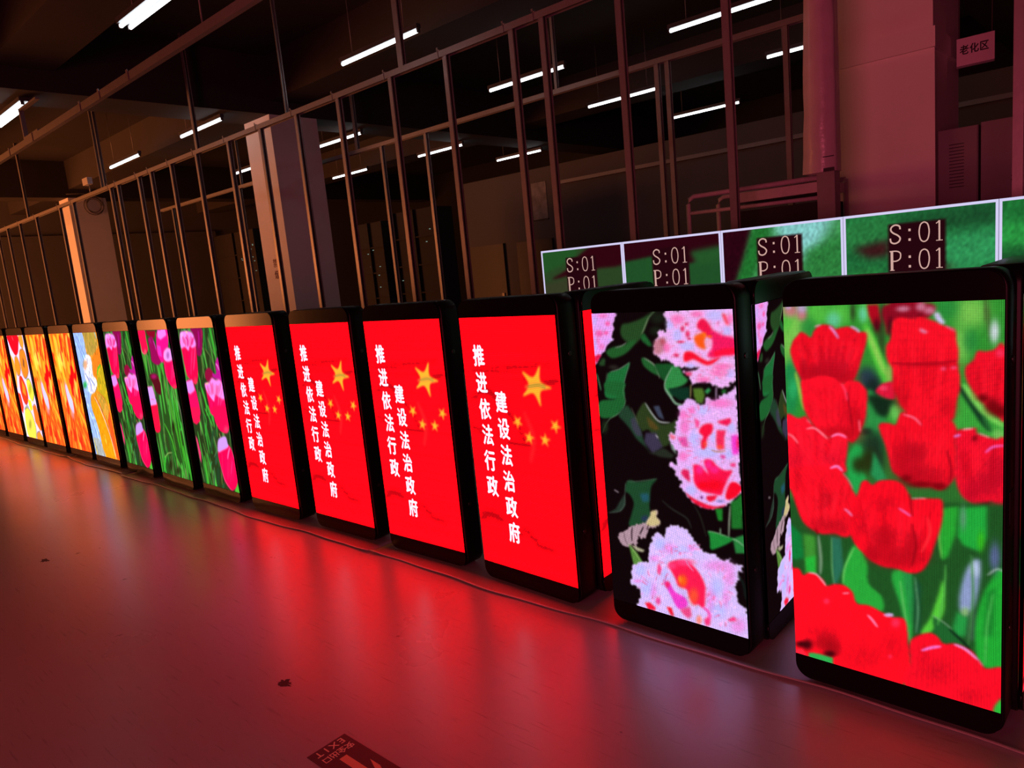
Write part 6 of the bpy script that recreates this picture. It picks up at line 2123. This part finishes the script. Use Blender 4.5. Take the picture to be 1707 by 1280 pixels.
# junction box and coiled cable at the far end of the stud frame
r = MB().box((-11.20, 1.69, 3.44), (-10.99, 1.76, 3.54)).build('junction_box', M['whitemetal'])
tag(r, 'small junction box on a short stem over the far end of the stud frame', 'box')
MB().tube([(-11.05, 1.725, 3.319), (-11.05, 1.725, 3.44)], 0.008, 6).build('stem', M['steel'], r)
pts = []
for k in range(61):
    a = k / 20 * 2 * math.pi
    q = 0.16 + 0.03 * math.sin(a * 0.37)
    pts.append((-15.685 + 0.0007 * k, 3.36 + q * math.cos(a), 3.72 + q * math.sin(a)))
pts += [(-15.64, 3.36 + 0.16, 3.72 + 0.15), (-15.64, 3.36 - 0.2, 3.72 + 0.24), (-15.62, 3.36 - 0.5, 3.72 + 0.22)]
tag(MB().tube(pts, 0.008, 6).build('cable_coil', M['cable']), 'loose coil of cable hung on the side of the farthest pillar', 'cable')

# exit sticker on the floor
r = empty('floor_sticker', (-1.184, -1.192, 0))
MB().box((0, -0.157, 0.0002), (0.66, 0, 0.0012)).build('base', M['stickerbase'], r)
# reading direction -y, letter tops towards +x
TURN = Matrix(((0, 1, 0, 0), (-1, 0, 0, 0), (0, 0, 1, 0), (0, 0, 0, 1)))
gl = [text_mesh(ch, 0.044, 'glyph', M['stickerglow'], None, Matrix.Translation((0.026, -0.032 - 0.031 * k, 0.0014)) @ TURN, 0.95, 0.0006) for k, ch in enumerate('EXIT')]
gl += [text_mesh(ch, 0.036, 'glyph', M['stickerglow'], None, Matrix.Translation((0.073, -0.030 - 0.031 * k, 0.0014)) @ TURN, 0.9, 0.0006) for k, ch in enumerate('安全出口')]
join_texts(gl, 'lettering', r)
MB().add([(0.106, -0.096, 0.0014), (0.106, -0.066, 0.0014), (0.46, -0.066, 0.0014), (0.46, -0.096, 0.0014)], [(3, 2, 1, 0)][::-1]).add(
    [(0.195, -0.032, 0.0016), (0.25, -0.032, 0.0016), (0.36, -0.070, 0.0016), (0.31, -0.076, 0.0016)], [(0, 1, 2, 3)][::-1]).add(
    [(0.195, -0.130, 0.0016), (0.25, -0.130, 0.0016), (0.36, -0.092, 0.0016), (0.31, -0.086, 0.0016)], [(3, 2, 1, 0)][::-1]).build('arrow', M['arrow'], r)
tag(r, 'dark exit sticker on the floor reading 安全出口 EXIT with an orange arrow', 'sticker')

# dried scuff on the floor
rg = random.Random(2)
for k, (x, y, s, label) in enumerate([(-1.69, -1.133, 0.045, 'dark scuff mark on the floor in the middle of the aisle'), (-4.48, -1.25, 0.05, 'dark scuff mark on the floor near the left edge of the photo')]):
    n = 26
    out = [(x + s * rg.uniform(.35, 1.2) * math.cos(q * 2 * math.pi / n), y + s * 0.55 * rg.uniform(.35, 1.2) * math.sin(q * 2 * math.pi / n), 0.0008) for q in range(n)]
    mb = MB().add(out + [(x, y, 0.0010)], [(q, (q + 1) % n, n) for q in range(n)])
    tag(mb.build('scuff_mark', M['scuff']), label, 'mark')
